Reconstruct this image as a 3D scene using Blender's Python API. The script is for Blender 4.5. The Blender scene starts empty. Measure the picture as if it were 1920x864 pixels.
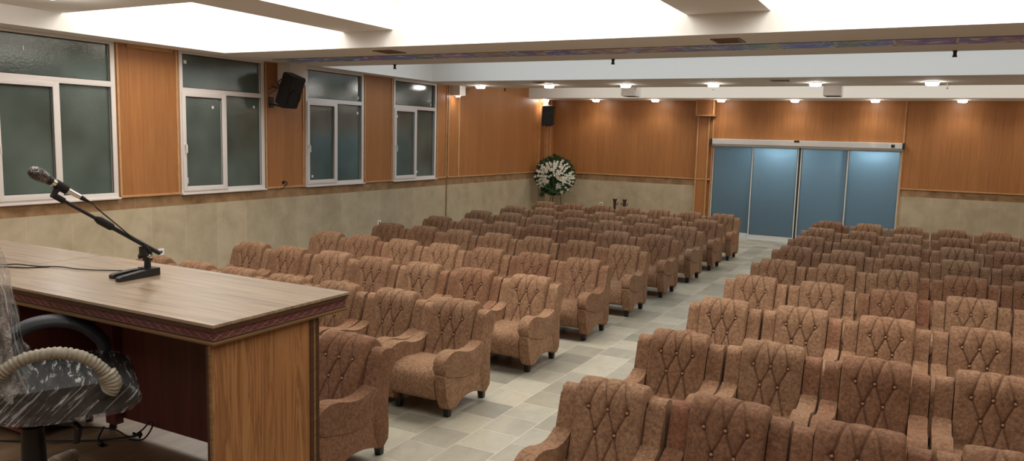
import bpy, bmesh, math, random
from mathutils import Vector, Matrix, noise
random.seed(7)
SC = bpy.context.scene
COL = SC.collection
PI = math.pi

# ------------------------------------------------------------------ materials
def new_mat(name):
    m = bpy.data.materials.new(name); m.use_nodes = True
    nt = m.node_tree
    for n in list(nt.nodes): nt.nodes.remove(n)
    out = nt.nodes.new('ShaderNodeOutputMaterial')
    b = nt.nodes.new('ShaderNodeBsdfPrincipled')
    nt.links.new(b.outputs[0], out.inputs[0])
    return m, nt, b, out

def N(nt, t, **kw):
    n = nt.nodes.new(t)
    for k, v in kw.items():
        if k in n.inputs: n.inputs[k].default_value = v
        else: setattr(n, k, v)
    return n

def lin(r, g, b):
    f = lambda c: (c/255/12.92) if c/255 <= .04045 else ((c/255+.055)/1.055)**2.4
    return (f(r), f(g), f(b), 1)

def plain(name, col, rough=.5, metal=0, spec=.5, **kw):
    m, nt, b, o = new_mat(name)
    b.inputs['Base Color'].default_value = col
    b.inputs['Roughness'].default_value = rough
    b.inputs['Metallic'].default_value = metal
    b.inputs['Specular IOR Level'].default_value = spec
    for k, v in kw.items(): b.inputs[k].default_value = v
    return m

def ramp(nt, fac, stops):
    r = nt.nodes.new('ShaderNodeValToRGB')
    e = r.color_ramp.elements
    while len(e) > 1: e.remove(e[-1])
    e[0].position = stops[0][0]; e[0].color = stops[0][1]
    for p, c in stops[1:]:
        x = e.new(p); x.color = c
    nt.links.new(fac, r.inputs[0]); return r

def bump(nt, b, h, strength=.3, dist=.01):
    bp = nt.nodes.new('ShaderNodeBump')
    bp.inputs['Strength'].default_value = strength
    bp.inputs['Distance'].default_value = dist
    nt.links.new(h, bp.inputs['Height']); nt.links.new(bp.outputs[0], b.inputs['Normal'])
    return bp

def mapped(nt, space='Position', scale=(1, 1, 1), rot=(0, 0, 0), loc=(0, 0, 0)):
    if space == 'Position':
        g = nt.nodes.new('ShaderNodeNewGeometry'); src = g.outputs['Position']
    else:
        g = nt.nodes.new('ShaderNodeTexCoord'); src = g.outputs['Object']
    mp = nt.nodes.new('ShaderNodeMapping')
    mp.inputs['Scale'].default_value = scale
    mp.inputs['Rotation'].default_value = rot
    mp.inputs['Location'].default_value = loc
    nt.links.new(src, mp.inputs[0]); return mp.outputs[0]

def mixc(nt, fac, a, b, mode='MIX'):
    n = nt.nodes.new('ShaderNodeMix'); n.data_type = 'RGBA'; n.blend_type = mode
    for k, v in ((0, fac), (6, a), (7, b)):
        if isinstance(v, (int, float, tuple)): n.inputs[k].default_value = v
        else: nt.links.new(v, n.inputs[k])
    return n.outputs[2]

def m_fabric():
    m, nt, b, o = new_mat('brown_suede')
    info = N(nt, 'ShaderNodeObjectInfo')
    co = mapped(nt, 'Object', (1, 1, 1))
    add = N(nt, 'ShaderNodeVectorMath', operation='ADD')
    mul = N(nt, 'ShaderNodeVectorMath', operation='SCALE')
    nt.links.new(info.outputs['Location'], mul.inputs[0]); mul.inputs['Scale'].default_value = 3.7
    nt.links.new(co, add.inputs[0]); nt.links.new(mul.outputs[0], add.inputs[1])
    n1 = N(nt, 'ShaderNodeTexNoise', Scale=46, Detail=5, Roughness=.6, Distortion=.6)
    n2 = N(nt, 'ShaderNodeTexNoise', Scale=7, Detail=4, Roughness=.6)
    nt.links.new(add.outputs[0], n1.inputs[0]); nt.links.new(add.outputs[0], n2.inputs[0])
    r1 = ramp(nt, n1.outputs[0], [(.34, lin(110, 82, 62)), (.5, lin(131, 101, 78)), (.66, lin(149, 119, 93))])
    r2 = ramp(nt, n2.outputs[0], [(.3, (.78, .73, .70, 1)), (.6, (1, 1, 1, 1))])
    c = mixc(nt, .8, r1.outputs[0], r2.outputs[0], 'MULTIPLY')
    c = mixc(nt, 1.0, c, info.outputs['Color'], 'MULTIPLY')
    nt.links.new(c, b.inputs['Base Color'])
    b.inputs['Roughness'].default_value = .85
    b.inputs['Specular IOR Level'].default_value = .18
    b.inputs['Sheen Weight'].default_value = .12
    b.inputs['Sheen Roughness'].default_value = .5
    b.inputs['Sheen Tint'].default_value = lin(215, 170, 130)
    bump(nt, b, n1.outputs[0], .12, .004)
    return m

def m_floor():
    m, nt, b, o = new_mat('stone_floor_tile')
    g = N(nt, 'ShaderNodeNewGeometry')
    sep = N(nt, 'ShaderNodeSeparateXYZ'); nt.links.new(g.outputs['Position'], sep.inputs[0])
    com = N(nt, 'ShaderNodeCombineXYZ')
    ax = N(nt, 'ShaderNodeMath', operation='ADD'); ax.inputs[1].default_value = 3.6 + .38*40
    ay = N(nt, 'ShaderNodeMath', operation='ADD'); ay.inputs[1].default_value = 9.65
    nt.links.new(sep.outputs[1], ay.inputs[0]); nt.links.new(sep.outputs[0], ax.inputs[0])
    nt.links.new(ay.outputs[0], com.inputs[0]); nt.links.new(ax.outputs[0], com.inputs[1])
    br = N(nt, 'ShaderNodeTexBrick', Scale=1.0)
    br.inputs['Brick Width'].default_value = .39; br.inputs['Row Height'].default_value = .38
    br.inputs['Mortar Size'].default_value = .003; br.inputs['Mortar Smooth'].default_value = .3
    br.inputs['Color1'].default_value = lin(142, 137, 123); br.inputs['Color2'].default_value = lin(178, 171, 154)
    br.inputs['Mortar'].default_value = lin(205, 199, 180); br.offset = .35
    nt.links.new(com.outputs[0], br.inputs[0])
    # a different vein per tile: offset noise by brick random shade
    n1 = N(nt, 'ShaderNodeTexNoise', Scale=2.1, Detail=7, Roughness=.62, Distortion=.9)
    mp = mapped(nt, 'Position', (1.0, .45, 1), (0, 0, .5))
    sc = N(nt, 'ShaderNodeVectorMath', operation='MULTIPLY_ADD')
    nt.links.new(br.outputs['Color'], sc.inputs[0]); sc.inputs[1].default_value = (25, 25, 25); nt.links.new(mp, sc.inputs[2])
    nt.links.new(sc.outputs[0], n1.inputs[0])
    r = ramp(nt, n1.outputs[0], [(.32, (.74, .76, .75, 1)), (.5, (.95, .95, .95, 1)), (.57, (1.05, 1.03, .99, 1)), (.72, (.86, .86, .84, 1))])
    c = mixc(nt, .75, br.outputs['Color'], r.outputs[0], 'MULTIPLY')
    n3 = N(nt, 'ShaderNodeTexNoise', Scale=3.4, Detail=5, Roughness=.55, Distortion=1.4)
    nt.links.new(sc.outputs[0], n3.inputs[0])
    r3 = ramp(nt, n3.outputs[0], [(.485, (0, 0, 0, 1)), (.5, (1, 1, 1, 1)), (.515, (0, 0, 0, 1))])
    sel = N(nt, 'ShaderNodeMath', operation='MULTIPLY'); sel.inputs[1].default_value = .22
    nt.links.new(r3.outputs[0], sel.inputs[0])
    c = mixc(nt, sel.outputs[0], c, lin(128, 112, 78))
    nt.links.new(c, b.inputs['Base Color'])
    b.inputs['Roughness'].default_value = .34; b.inputs['Specular IOR Level'].default_value = .4
    bump(nt, b, br.outputs['Fac'], -.15, .002)
    return m

def m_wood_wall():
    m, nt, b, o = new_mat('wood_wall_panel')
    g = N(nt, 'ShaderNodeNewGeometry')
    sep = N(nt, 'ShaderNodeSeparateXYZ'); nt.links.new(g.outputs['Position'], sep.inputs[0])
    u = N(nt, 'ShaderNodeMath', operation='ADD'); nt.links.new(sep.outputs[0], u.inputs[0]); nt.links.new(sep.outputs[1], u.inputs[1])
    com = N(nt, 'ShaderNodeCombineXYZ'); nt.links.new(u.outputs[0], com.inputs[0]); nt.links.new(sep.outputs[2], com.inputs[1])
    mp = N(nt, 'ShaderNodeMapping'); mp.inputs['Scale'].default_value = (38, .9, 1); nt.links.new(com.outputs[0], mp.inputs[0])
    n1 = N(nt, 'ShaderNodeTexNoise', Scale=1.6, Detail=6, Roughness=.6); nt.links.new(mp.outputs[0], n1.inputs[0])
    r = ramp(nt, n1.outputs[0], [(.3, lin(152, 100, 58)), (.5, lin(163, 109, 64)), (.7, lin(173, 119, 72))])
    # plank grooves every 0.2 m, tone shift per plank
    br = N(nt, 'ShaderNodeTexBrick', Scale=1); br.offset = 0
    br.inputs['Brick Width'].default_value = .2; br.inputs['Row Height'].default_value = 40
    br.inputs['Mortar Size'].default_value = .0028; br.inputs['Mortar Smooth'].default_value = .4
    br.inputs['Color1'].default_value = (.9, .89, .88, 1); br.inputs['Color2'].default_value = (1.04, 1.03, 1.02, 1)
    br.inputs['Mortar'].default_value = (.62, .56, .5, 1)
    sh = N(nt, 'ShaderNodeVectorMath', operation='ADD'); sh.inputs[1].default_value = (40, 20, 0)
    nt.links.new(com.outputs[0], sh.inputs[0]); nt.links.new(sh.outputs[0], br.inputs[0])
    c = mixc(nt, 1.0, r.outputs[0], br.outputs['Color'], 'MULTIPLY')
    nt.links.new(c, b.inputs['Base Color'])
    b.inputs['Roughness'].default_value = .42; b.inputs['Specular IOR Level'].default_value = .35
    bump(nt, b, br.outputs['Fac'], -.3, .003)
    return m

def m_stone(name, a, c_, joint, width, rough=.45, scale=2.5, h=20):
    m, nt, b, o = new_mat(name)
    g = N(nt, 'ShaderNodeNewGeometry')
    sep = N(nt, 'ShaderNodeSeparateXYZ'); nt.links.new(g.outputs['Position'], sep.inputs[0])
    u = N(nt, 'ShaderNodeMath', operation='ADD'); nt.links.new(sep.outputs[0], u.inputs[0]); nt.links.new(sep.outputs[1], u.inputs[1])
    com = N(nt, 'ShaderNodeCombineXYZ'); nt.links.new(u.outputs[0], com.inputs[0]); nt.links.new(sep.outputs[2], com.inputs[1])
    sh = N(nt, 'ShaderNodeVectorMath', operation='ADD'); sh.inputs[1].default_value = (36.1, 10, 0)
    nt.links.new(com.outputs[0], sh.inputs[0])
    br = N(nt, 'ShaderNodeTexBrick', Scale=1); br.offset = 0
    br.inputs['Brick Width'].default_value = width; br.inputs['Row Height'].default_value = h
    br.inputs['Mortar Size'].default_value = .005; br.inputs['Mortar Smooth'].default_value = .5
    br.inputs['Color1'].default_value = (.93, .93, .93, 1); br.inputs['Color2'].default_value = (1.03, 1.03, 1.03, 1)
    br.inputs['Mortar'].default_value = joint
    nt.links.new(sh.outputs[0], br.inputs[0])
    n1 = N(nt, 'ShaderNodeTexNoise', Scale=scale, Detail=8, Roughness=.62, Distortion=.3)
    nt.links.new(g.outputs['Position'], n1.inputs[0])
    r = ramp(nt, n1.outputs[0], [(.3, a), (.72, c_)])
    c = mixc(nt, 1.0, r.outputs[0], br.outputs['Color'], 'MULTIPLY')
    nt.links.new(c, b.inputs['Base Color'])
    b.inputs['Roughness'].default_value = rough; b.inputs['Specular IOR Level'].default_value = .35
    return m

def m_wood(name, stops, scale=(1, 1, 1), rough=.35, nscale=3, dist=.6, spec=.45, lines=None):
    m, nt, b, o = new_mat(name)
    co = mapped(nt, 'Position', scale)
    n1 = N(nt, 'ShaderNodeTexNoise', Scale=nscale, Detail=6, Roughness=.58, Distortion=dist)
    nt.links.new(co, n1.inputs[0])
    r = ramp(nt, n1.outputs[0], stops)
    nt.links.new(r.outputs[0], b.inputs['Base Color'])
    b.inputs['Roughness'].default_value = rough; b.inputs['Specular IOR Level'].default_value = spec
    return m

def m_window_glass():
    m, nt, b, o = new_mat('textured_night_glass')
    co = mapped(nt, 'Position', (1, 1, 1))
    n1 = N(nt, 'ShaderNodeTexNoise', Scale=1.1, Detail=2, Roughness=.5)
    nt.links.new(co, n1.inputs[0])
    r = ramp(nt, n1.outputs[0], [(.32, lin(66, 77, 72)), (.68, lin(92, 105, 99))])
    nt.links.new(r.outputs[0], b.inputs['Base Color'])
    b.inputs['Roughness'].default_value = .04; b.inputs['Specular IOR Level'].default_value = 1.0
    n2 = N(nt, 'ShaderNodeTexNoise', Scale=34, Detail=3, Roughness=.6); nt.links.new(co, n2.inputs[0])
    bump(nt, b, n2.outputs[0], .14, .008)
    return m

def m_door_glass():
    m, nt, b, o = new_mat('frosted_blue_glass')
    b.inputs['Base Color'].default_value = lin(98, 112, 117)
    b.inputs['Roughness'].default_value = .22; b.inputs['Specular IOR Level'].default_value = .5
    t = N(nt, 'ShaderNodeBsdfTranslucent'); t.inputs['Color'].default_value = (.5, .60, .65, 1)
    mx = N(nt, 'ShaderNodeMixShader'); mx.inputs[0].default_value = .45
    nt.links.new(b.outputs[0], mx.inputs[1]); nt.links.new(t.outputs[0], mx.inputs[2])
    nt.links.new(mx.outputs[0], o.inputs[0])
    return m

def m_emit(name, col, s):
    m, nt, b, o = new_mat(name)
    b.inputs['Base Color'].default_value = (.9, .9, .9, 1)
    b.inputs['Emission Color'].default_value = col
    b.inputs['Emission Strength'].default_value = s
    return m

def m_mural():
    m, nt, b, o = new_mat('printed_sky_mural')
    info = N(nt, 'ShaderNodeObjectInfo')
    co = mapped(nt, 'Position', (1.0, 1.3, 1))
    add = N(nt, 'ShaderNodeVectorMath', operation='ADD')
    sc = N(nt, 'ShaderNodeVectorMath', operation='SCALE'); sc.inputs['Scale'].default_value = .6
    nt.links.new(info.outputs['Location'], sc.inputs[0])
    nt.links.new(co, add.inputs[0]); nt.links.new(sc.outputs[0], add.inputs[1])
    n1 = N(nt, 'ShaderNodeTexNoise', Scale=1.25, Detail=2, Roughness=.5); nt.links.new(add.outputs[0], n1.inputs[0])
    r1 = ramp(nt, n1.outputs[0], [(.34, lin(150, 142, 92)), (.41, lin(96, 158, 162)), (.46, lin(70, 112, 220)), (.54, lin(72, 84, 214)), (.6, lin(146, 108, 196)), (.66, lin(160, 150, 96))])
    n2 = N(nt, 'ShaderNodeTexNoise', Scale=5, Detail=6, Roughness=.7, Distortion=.8); nt.links.new(add.outputs[0], n2.inputs[0])
    r2 = ramp(nt, n2.outputs[0], [(.52, (0, 0, 0, 1)), (.6, (1, 1, 1, 1))])
    c = mixc(nt, r2.outputs[0], r1.outputs[0], lin(225, 235, 240))
    nt.links.new(c, b.inputs['Base Color']); b.inputs['Roughness'].default_value = .35
    return m

def m_wrap(name, base=.1, peak=.8, sc=(30, 3, 30), rot=(0, 0, 0), lo=.5, hi=.68, tint=(.9, .9, .87, 1)):
    """clear film: mostly see-through, glossy, with creases whose glints are painted whitish"""
    m, nt, b, o = new_mat(name)
    c0 = mapped(nt, 'Object', (1, 1, 1), rot)
    mp2 = N(nt, 'ShaderNodeMapping'); mp2.inputs['Scale'].default_value = sc; nt.links.new(c0, mp2.inputs[0]); co = mp2.outputs[0]
    n1 = N(nt, 'ShaderNodeTexNoise', Scale=1.4, Detail=6, Roughness=.65, Distortion=.5); nt.links.new(co, n1.inputs[0])
    b.inputs['Base Color'].default_value = tint; b.inputs['Roughness'].default_value = .3
    gl = N(nt, 'ShaderNodeBsdfGlossy'); gl.inputs['Roughness'].default_value = .12; gl.inputs['Color'].default_value = (.9, .9, .9, 1)
    bp = bump(nt, b, n1.outputs[0], 1.0, .04); nt.links.new(bp.outputs[0], gl.inputs['Normal'])
    tr = N(nt, 'ShaderNodeBsdfTransparent'); tr.inputs['Color'].default_value = (.93, .93, .93, 1)
    m1 = N(nt, 'ShaderNodeMixShader'); m1.inputs[0].default_value = base
    nt.links.new(tr.outputs[0], m1.inputs[1]); nt.links.new(gl.outputs[0], m1.inputs[2])
    m2 = N(nt, 'ShaderNodeMixShader')
    r = ramp(nt, n1.outputs[0], [(lo, (0, 0, 0, 1)), (hi, (peak, peak, peak, 1))])  # whitish streaks stand in for glints on the film
    nt.links.new(r.outputs[0], m2.inputs[0]); nt.links.new(m1.outputs[0], m2.inputs[1]); nt.links.new(b.outputs[0], m2.inputs[2])
    nt.links.new(m2.outputs[0], o.inputs[0])
    return m

M = {}
M['fabric'] = m_fabric()
M['piping'] = plain('brown_piping', lin(96, 66, 48), .8)
M['button'] = plain('covered_button', lin(150, 112, 82), .65)
M['foot'] = plain('dark_stained_wood', lin(30, 24, 20), .4)
M['black'] = plain('black_plastic', lin(26, 25, 25), .45)
M['black_soft'] = plain('black_rubber', lin(18, 17, 17), .65)
M['arm_black'] = plain('black_arm_plastic', lin(54, 56, 58), .4)
M['black_mesh'] = plain('black_upholstery', lin(24, 23, 23), .55)
M['chrome'] = plain('chrome', (.75, .74, .72, 1), .2, 1)
M['metal'] = plain('brushed_aluminium', (.72, .71, .69, 1), .42, .6)
M['alu_white'] = plain('white_aluminium', lin(205, 205, 200), .4)
M['pvc'] = plain('white_pvc', lin(216, 208, 202), .38)
M['seal'] = plain('black_seal', lin(30, 32, 32), .6)
M['paint'] = plain('white_paint', lin(226, 222, 216), .75, spec=.25)
M['floor'] = m_floor()
M['wallwood'] = m_wood_wall()
M['wainscot'] = m_stone('beige_stone_slab', lin(166, 150, 124), lin(190, 175, 148), (1.18, 1.17, 1.14, 1), .6)
M['band'] = m_stone('brown_marble_band', lin(122, 92, 64), lin(170, 137, 102), (1.35, 1.3, 1.25, 1), 1.15, .3, 4.5)
M['trimwood'] = m_wood('light_wood_trim', [(.3, lin(176, 130, 86)), (.7, lin(196, 152, 106))], (2, 2, 2), .45)
M['desktop'] = m_wood('walnut_desktop', [(.28, lin(114, 94, 76)), (.42, lin(142, 120, 98)), (.55, lin(166, 145, 120)), (.6, lin(138, 116, 95)), (.78, lin(178, 157, 132))], (.45, 9, 4), .3, 2.2, .9, .5)
M['deskside'] = m_wood('walnut_side_panel', [(.3, lin(126, 84, 50)), (.46, lin(166, 118, 74)), (.5, lin(152, 106, 64)), (.55, lin(132, 88, 54)), (.6, lin(164, 118, 74)), (.78, lin(182, 138, 92))], (1, 9, .5), .4, 1.9, 1.3)
M['mahogany'] = m_wood('mahogany_panel', [(.3, lin(84, 44, 42)), (.7, lin(112, 62, 56))], (14, 14, .8), .45, 2.0, .4)
M['moldgold'] = m_wood('edge_moulding', [(.3, lin(112, 84, 54)), (.7, lin(146, 114, 76))], (.6, .6, 30), .35, 3)
M['molddark'] = m_wood('dark_moulding', [(.3, lin(66, 44, 32)), (.7, lin(86, 60, 42))], (.6, .6, 30), .35, 3)
M['lattice'] = plain('carved_line', lin(150, 112, 104), .45)
M['stagefloor'] = m_wood('stage_wood_tile', [(.3, lin(96, 78, 58)), (.6, lin(128, 106, 82)), (.8, lin(146, 124, 98))], (7, .9, 1), .35, 1.6, .5)
_nt = M['stagefloor'].node_tree; _b = [n for n in _nt.nodes if n.type == 'BSDF_PRINCIPLED'][0]
_src = _b.inputs['Base Color'].links[0].from_socket
_br = N(_nt, 'ShaderNodeTexBrick', Scale=1); _br.offset = .5
for _k, _v in (('Brick Width', .6), ('Row Height', .3), ('Mortar Size', .003), ('Color1', (.9, .9, .9, 1)), ('Color2', (1.05, 1.05, 1.05, 1)), ('Mortar', (1.35, 1.32, 1.28, 1))): _br.inputs[_k].default_value = _v
_nt.links.new(mapped(_nt, 'Position', (1, 1, 1), (0, 0, 0), (20.13, 20.04, 0)), _br.inputs[0])
_nt.links.new(mixc(_nt, 1.0, _src, _br.outputs['Color'], 'MULTIPLY'), _b.inputs['Base Color'])
M['glass'] = m_window_glass()
M['doorglass'] = m_door_glass()
M['sticker'] = plain('white_sticker', lin(225, 225, 220), .6)
M['lamp'] = m_emit('lamp_diffuser', (1.0, .95, .88, 1), 42)
M['vent'] = m_wood('brown_vent', [(.3, lin(112, 80, 54)), (.7, lin(132, 98, 68))], (3, 3, 3))
M['ventdark'] = plain('vent_dark', lin(70, 52, 38), .6)
M['mural'] = m_mural()
M['wrap'] = m_wrap('stretch_film', .14, .8, sc=(5, 52, 4), rot=(.8, 0, 0), lo=.55, hi=.66)
M['wrap2'] = m_wrap('loose_plastic_film', .22, .55, (9, 9, 5), lo=.45, hi=.68)
M['bubble'] = plain('cream_foam_wrap', lin(152, 144, 126), .45)
M['base_wrap'] = m_wrap('cloudy_film', .25, .85, (6, 6, 6), lo=.25, hi=.5, tint=(.62, .5, .38, 1))
M['leaf'] = m_wood('leaf_green', [(.3, lin(36, 58, 36)), (.55, lin(64, 92, 54)), (.8, lin(100, 134, 76))], (9, 9, 9), .5, 3)
M['petal'] = plain('white_petal', lin(228, 224, 208), .6)
M['petal_y'] = plain('yellow_petal', lin(212, 158, 60), .6)
M['easel'] = plain('thin_dark_metal', lin(52, 40, 30), .5)
M['bronze'] = plain('dark_brown_metal', lin(64, 40, 26), .45)
M['micgrille'] = plain('silver_mesh', lin(150, 146, 140), .38, .85)
M['corridor'] = plain('corridor_wall', lin(150, 160, 165), .8)
M['outlet'] = plain('outlet_white', lin(225, 222, 214), .5)

# ------------------------------------------------------------------ builders
def link(name, me, parent=None, loc=None):
    o = bpy.data.objects.new(name, me); COL.objects.link(o)
    if parent is not None: o.parent = parent
    if loc is not None: o.location = loc
    return o

def obj(name, bm, mats, parent=None, smooth=False, angle=None):
    me = bpy.data.meshes.new(name)
    bmesh.ops.recalc_face_normals(bm, faces=bm.faces)
    bm.to_mesh(me); bm.free()
    for m in (mats if isinstance(mats, (list, tuple)) else [mats]): me.materials.append(M[m])
    if smooth:
        for p in me.polygons: p.use_smooth = True
        if angle is not None: me.set_sharp_from_angle(angle=math.radians(angle))
    return link(name, me, parent)

def thing(name, label, cat, loc=(0, 0, 0), rz=0, group=None):
    o = bpy.data.objects.new(name, None); COL.objects.link(o)
    o.location = loc; o.rotation_euler = (0, 0, rz); o.empty_display_size = .1
    return tag(o, label, cat, group)

def tag(o, label, cat, group=None):
    o['label'] = label; o['category'] = cat
    if group: o['group'] = group
    return o

def struct(name, bm, mats, parent=None, smooth=False):
    o = obj(name, bm, mats, parent, smooth, 35 if smooth else None)
    if parent is None: o['kind'] = 'structure'
    return o

def B(): return bmesh.new()

def box(bm, x0, x1, y0, y1, z0, z1, mi=0, bev=0):
    vs = [bm.verts.new((x, y, z)) for x in (x0, x1) for y in (y0, y1) for z in (z0, z1)]
    q = [(0, 1, 3, 2), (4, 6, 7, 5), (0, 4, 5, 1), (2, 3, 7, 6), (0, 2, 6, 4), (1, 5, 7, 3)]
    fs = [bm.faces.new([vs[i] for i in f]) for f in q]
    for f in fs: f.material_index = mi
    if bev:
        es = list({e for f in fs for e in f.edges})
        r = bmesh.ops.bevel(bm, geom=es, offset=bev, segments=2, profile=.7, affect='EDGES')
        for f in r['faces']: f.material_index = mi
    return vs

def catmull(pts, n=4, closed=True):
    out = []; L = len(pts)
    rng = range(L) if closed else range(L-1)
    for i in rng:
        if closed: p0, p1, p2, p3 = pts[(i-1) % L], pts[i], pts[(i+1) % L], pts[(i+2) % L]
        else: p0, p1, p2, p3 = pts[max(i-1, 0)], pts[i], pts[i+1], pts[min(i+2, L-1)]
        for k in range(n):
            t = k/n
            out.append(tuple(.5*((2*b)+(-a+c)*t+(2*a-5*b+4*c-d)*t*t+(-a+3*b-3*c+d)*t**3) for a, b, c, d in zip(p0, p1, p2, p3)))
    if not closed: out.append(tuple(pts[-1]))
    return out

def extrude_profile(bm, prof, x0, x1, bev=.02, seg=3, mi=0):
    """prof: closed list of (y,z); extruded along x, rims rounded"""
    a = [bm.verts.new((x0, y, z)) for y, z in prof]
    b = [bm.verts.new((x1, y, z)) for y, z in prof]
    n = len(prof); fs = []
    fa = bm.faces.new(a); fb = bm.faces.new(list(reversed(b))); fs += [fa, fb]
    for i in range(n): fs.append(bm.faces.new((a[i], b[i], b[(i+1) % n], a[(i+1) % n])))
    for f in fs: f.material_index = mi
    if bev: bmesh.ops.bevel(bm, geom=list(fa.edges)+list(fb.edges), offset=bev, segments=seg, profile=.5, affect='EDGES', clamp_overlap=True)

def tube(bm, pts, r, seg=10, mi=0, flat=1.0, cap=True):
    """tube through points; r number or list; flat squashes the section's height"""
    P = [Vector(p) for p in pts]; n = len(P)
    R = r if isinstance(r, (list, tuple)) else [r]*n
    rings = []; up = Vector((0, 0, 1)); prev = None
    for i in range(n):
        d = (P[min(i+1, n-1)]-P[max(i-1, 0)]).normalized()
        if prev is None:
            a = d.cross(up)
            if a.length < .05: a = d.cross(Vector((1, 0, 0)))
        else:
            a = prev-d*prev.dot(d)
            if a.length < 1e-4: a = d.cross(up)
        a.normalize(); prev = a; b = a.cross(d).normalized()
        rings.append([bm.verts.new(P[i]+(a*math.cos(t)+b*math.sin(t)*flat)*R[i]) for t in [2*PI*k/seg for k in range(seg)]])
    for i in range(n-1):
        for k in range(seg):
            f = bm.faces.new((rings[i][k], rings[i][(k+1) % seg], rings[i+1][(k+1) % seg], rings[i+1][k])); f.material_index = mi
    if cap:
        f = bm.faces.new(rings[0]); f.material_index = mi
        f = bm.faces.new(list(reversed(rings[-1]))); f.material_index = mi

def lathe(bm, prof, c=(0, 0, 0), seg=24, mi=0, mat=None):
    """prof: (radius,height) list about local z"""
    rings = []
    T = mat or Matrix.Translation(c)
    for r, h in prof:
        if r < 1e-5: rings.append([bm.verts.new(T @ Vector((0, 0, h)))])
        else: rings.append([bm.verts.new(T @ Vector((r*math.cos(2*PI*k/seg), r*math.sin(2*PI*k/seg), h))) for k in range(seg)])
    for a, b in zip(rings, rings[1:]):
        for k in range(seg):
            k2 = (k+1) % seg
            if len(a) == 1 and len(b) == 1: continue
            if len(a) == 1: f = bm.faces.new((a[0], b[k], b[k2]))
            elif len(b) == 1: f = bm.faces.new((a[k], a[k2], b[0]))
            else: f = bm.faces.new((a[k], a[k2], b[k2], b[k]))
            f.material_index = mi
    for r in (rings[0], rings[-1]):
        if len(r) > 2:
            f = bm.faces.new(r); f.material_index = mi

# ------------------------------------------------------------------ dimensions (metres)
XL, XR, YB, YF = -9.98, 4.35, 20.75, -3.2
ZS = 3.65           # underside of the deep soffits
ZC = 4.55           # coffer ceiling
STG, STG_Y = .94, 2.68

# ------------------------------------------------------------------ floor, stage
bm = B(); box(bm, XL-.2, XR+.2, YF-.2, YB+.0, -.1, 0); struct('floor', bm, 'floor')
bm = B(); box(bm, XL, XR, YF, STG_Y, 0, STG-.03, 1); box(bm, XL, XR, YF, STG_Y, STG-.03, STG, 0)
st = struct('trim_1', bm, ['stagefloor', 'mahogany'])

# ------------------------------------------------------------------ left wall
WIN = [(5.33, 6.96), (8.01, 9.69), (10.68, 12.32), (13.30, 14.91)]
W_Z0 = 1.51
bm = B()
def wall_stack(bm, y0, y1, x0, x1, z_low=0, top=ZC):
    box(bm, x0, x1, y0, y1, 0, 1.335, 0)
    box(bm, x0, x1, y0, y1, 1.335, 1.505, 1)
    if top > 1.51: box(bm, x0, x1, y0, y1, 1.505, top, 2)
ys = [YF]+[v for w in WIN for v in w]+[YB]
wall_stack(bm, YF, YB+.1, XL-.3, XL, top=1.505)
for i in range(0, len(ys), 2):
    box(bm, XL-.3, XL, ys[i], ys[i+1], 1.505, ZC, 2)
for w in WIN: box(bm, XL-.3, XL, w[0], w[1], 3.66, ZC, 2)
struct('wall_left', bm, ['wainscot', 'band', 'wallwood'])

# light wood strips framing the left wall's wood panels
bm = B()
def frame_left(bm, y0, y1, z0=1.505, z1=3.65, x=XL, t=.028, w=.03):
    box(bm, x, x+t*.6, y0, y0+w, z0, z1); box(bm, x, x+t*.6, y1-w, y1, z0, z1)
    box(bm, x, x+t, y0, y1, z0, z0+.028)
frame_left(bm, 2.7, 5.30); frame_left(bm, 6.99, 7.98); frame_left(bm, 9.72, 10.65); frame_left(bm, 12.35, 13.27)
frame_left(bm, 14.95, 15.36); frame_left(bm, 15.42, 15.90); frame_left(bm, 15.90, 20.28)
box(bm, XL, XL+.02, 7.16, 7.9, 3.60, 3.65)
struct('trim_2', bm, 'trimwood')
# expansion joint strip down the wainscot and the corner pilaster
bm = B(); box(bm, XL, XL+.012, 15.375, 15.405, 0, 3.65); struct('trim_3', bm, 'vent')
bm = B(); box(bm, XL, XL+.24, 20.30, YB, 0, 1.335, 0); box(bm, XL, XL+.24, 20.30, YB, 1.335, 1.505, 1); box(bm, XL, XL+.24, 20.30, YB, 1.505, 3.60, 2)
for x, y in ((XL+.17, 20.285), (XL+.225, 20.285), (XL+.225, 20.52), (XL, 20.285)):
    box(bm, x, x+.03, y, y+.03, 1.505, 3.6, 3)
struct('trim_4', bm, ['wainscot', 'band', 'wallwood', 'trimwood'])

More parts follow.
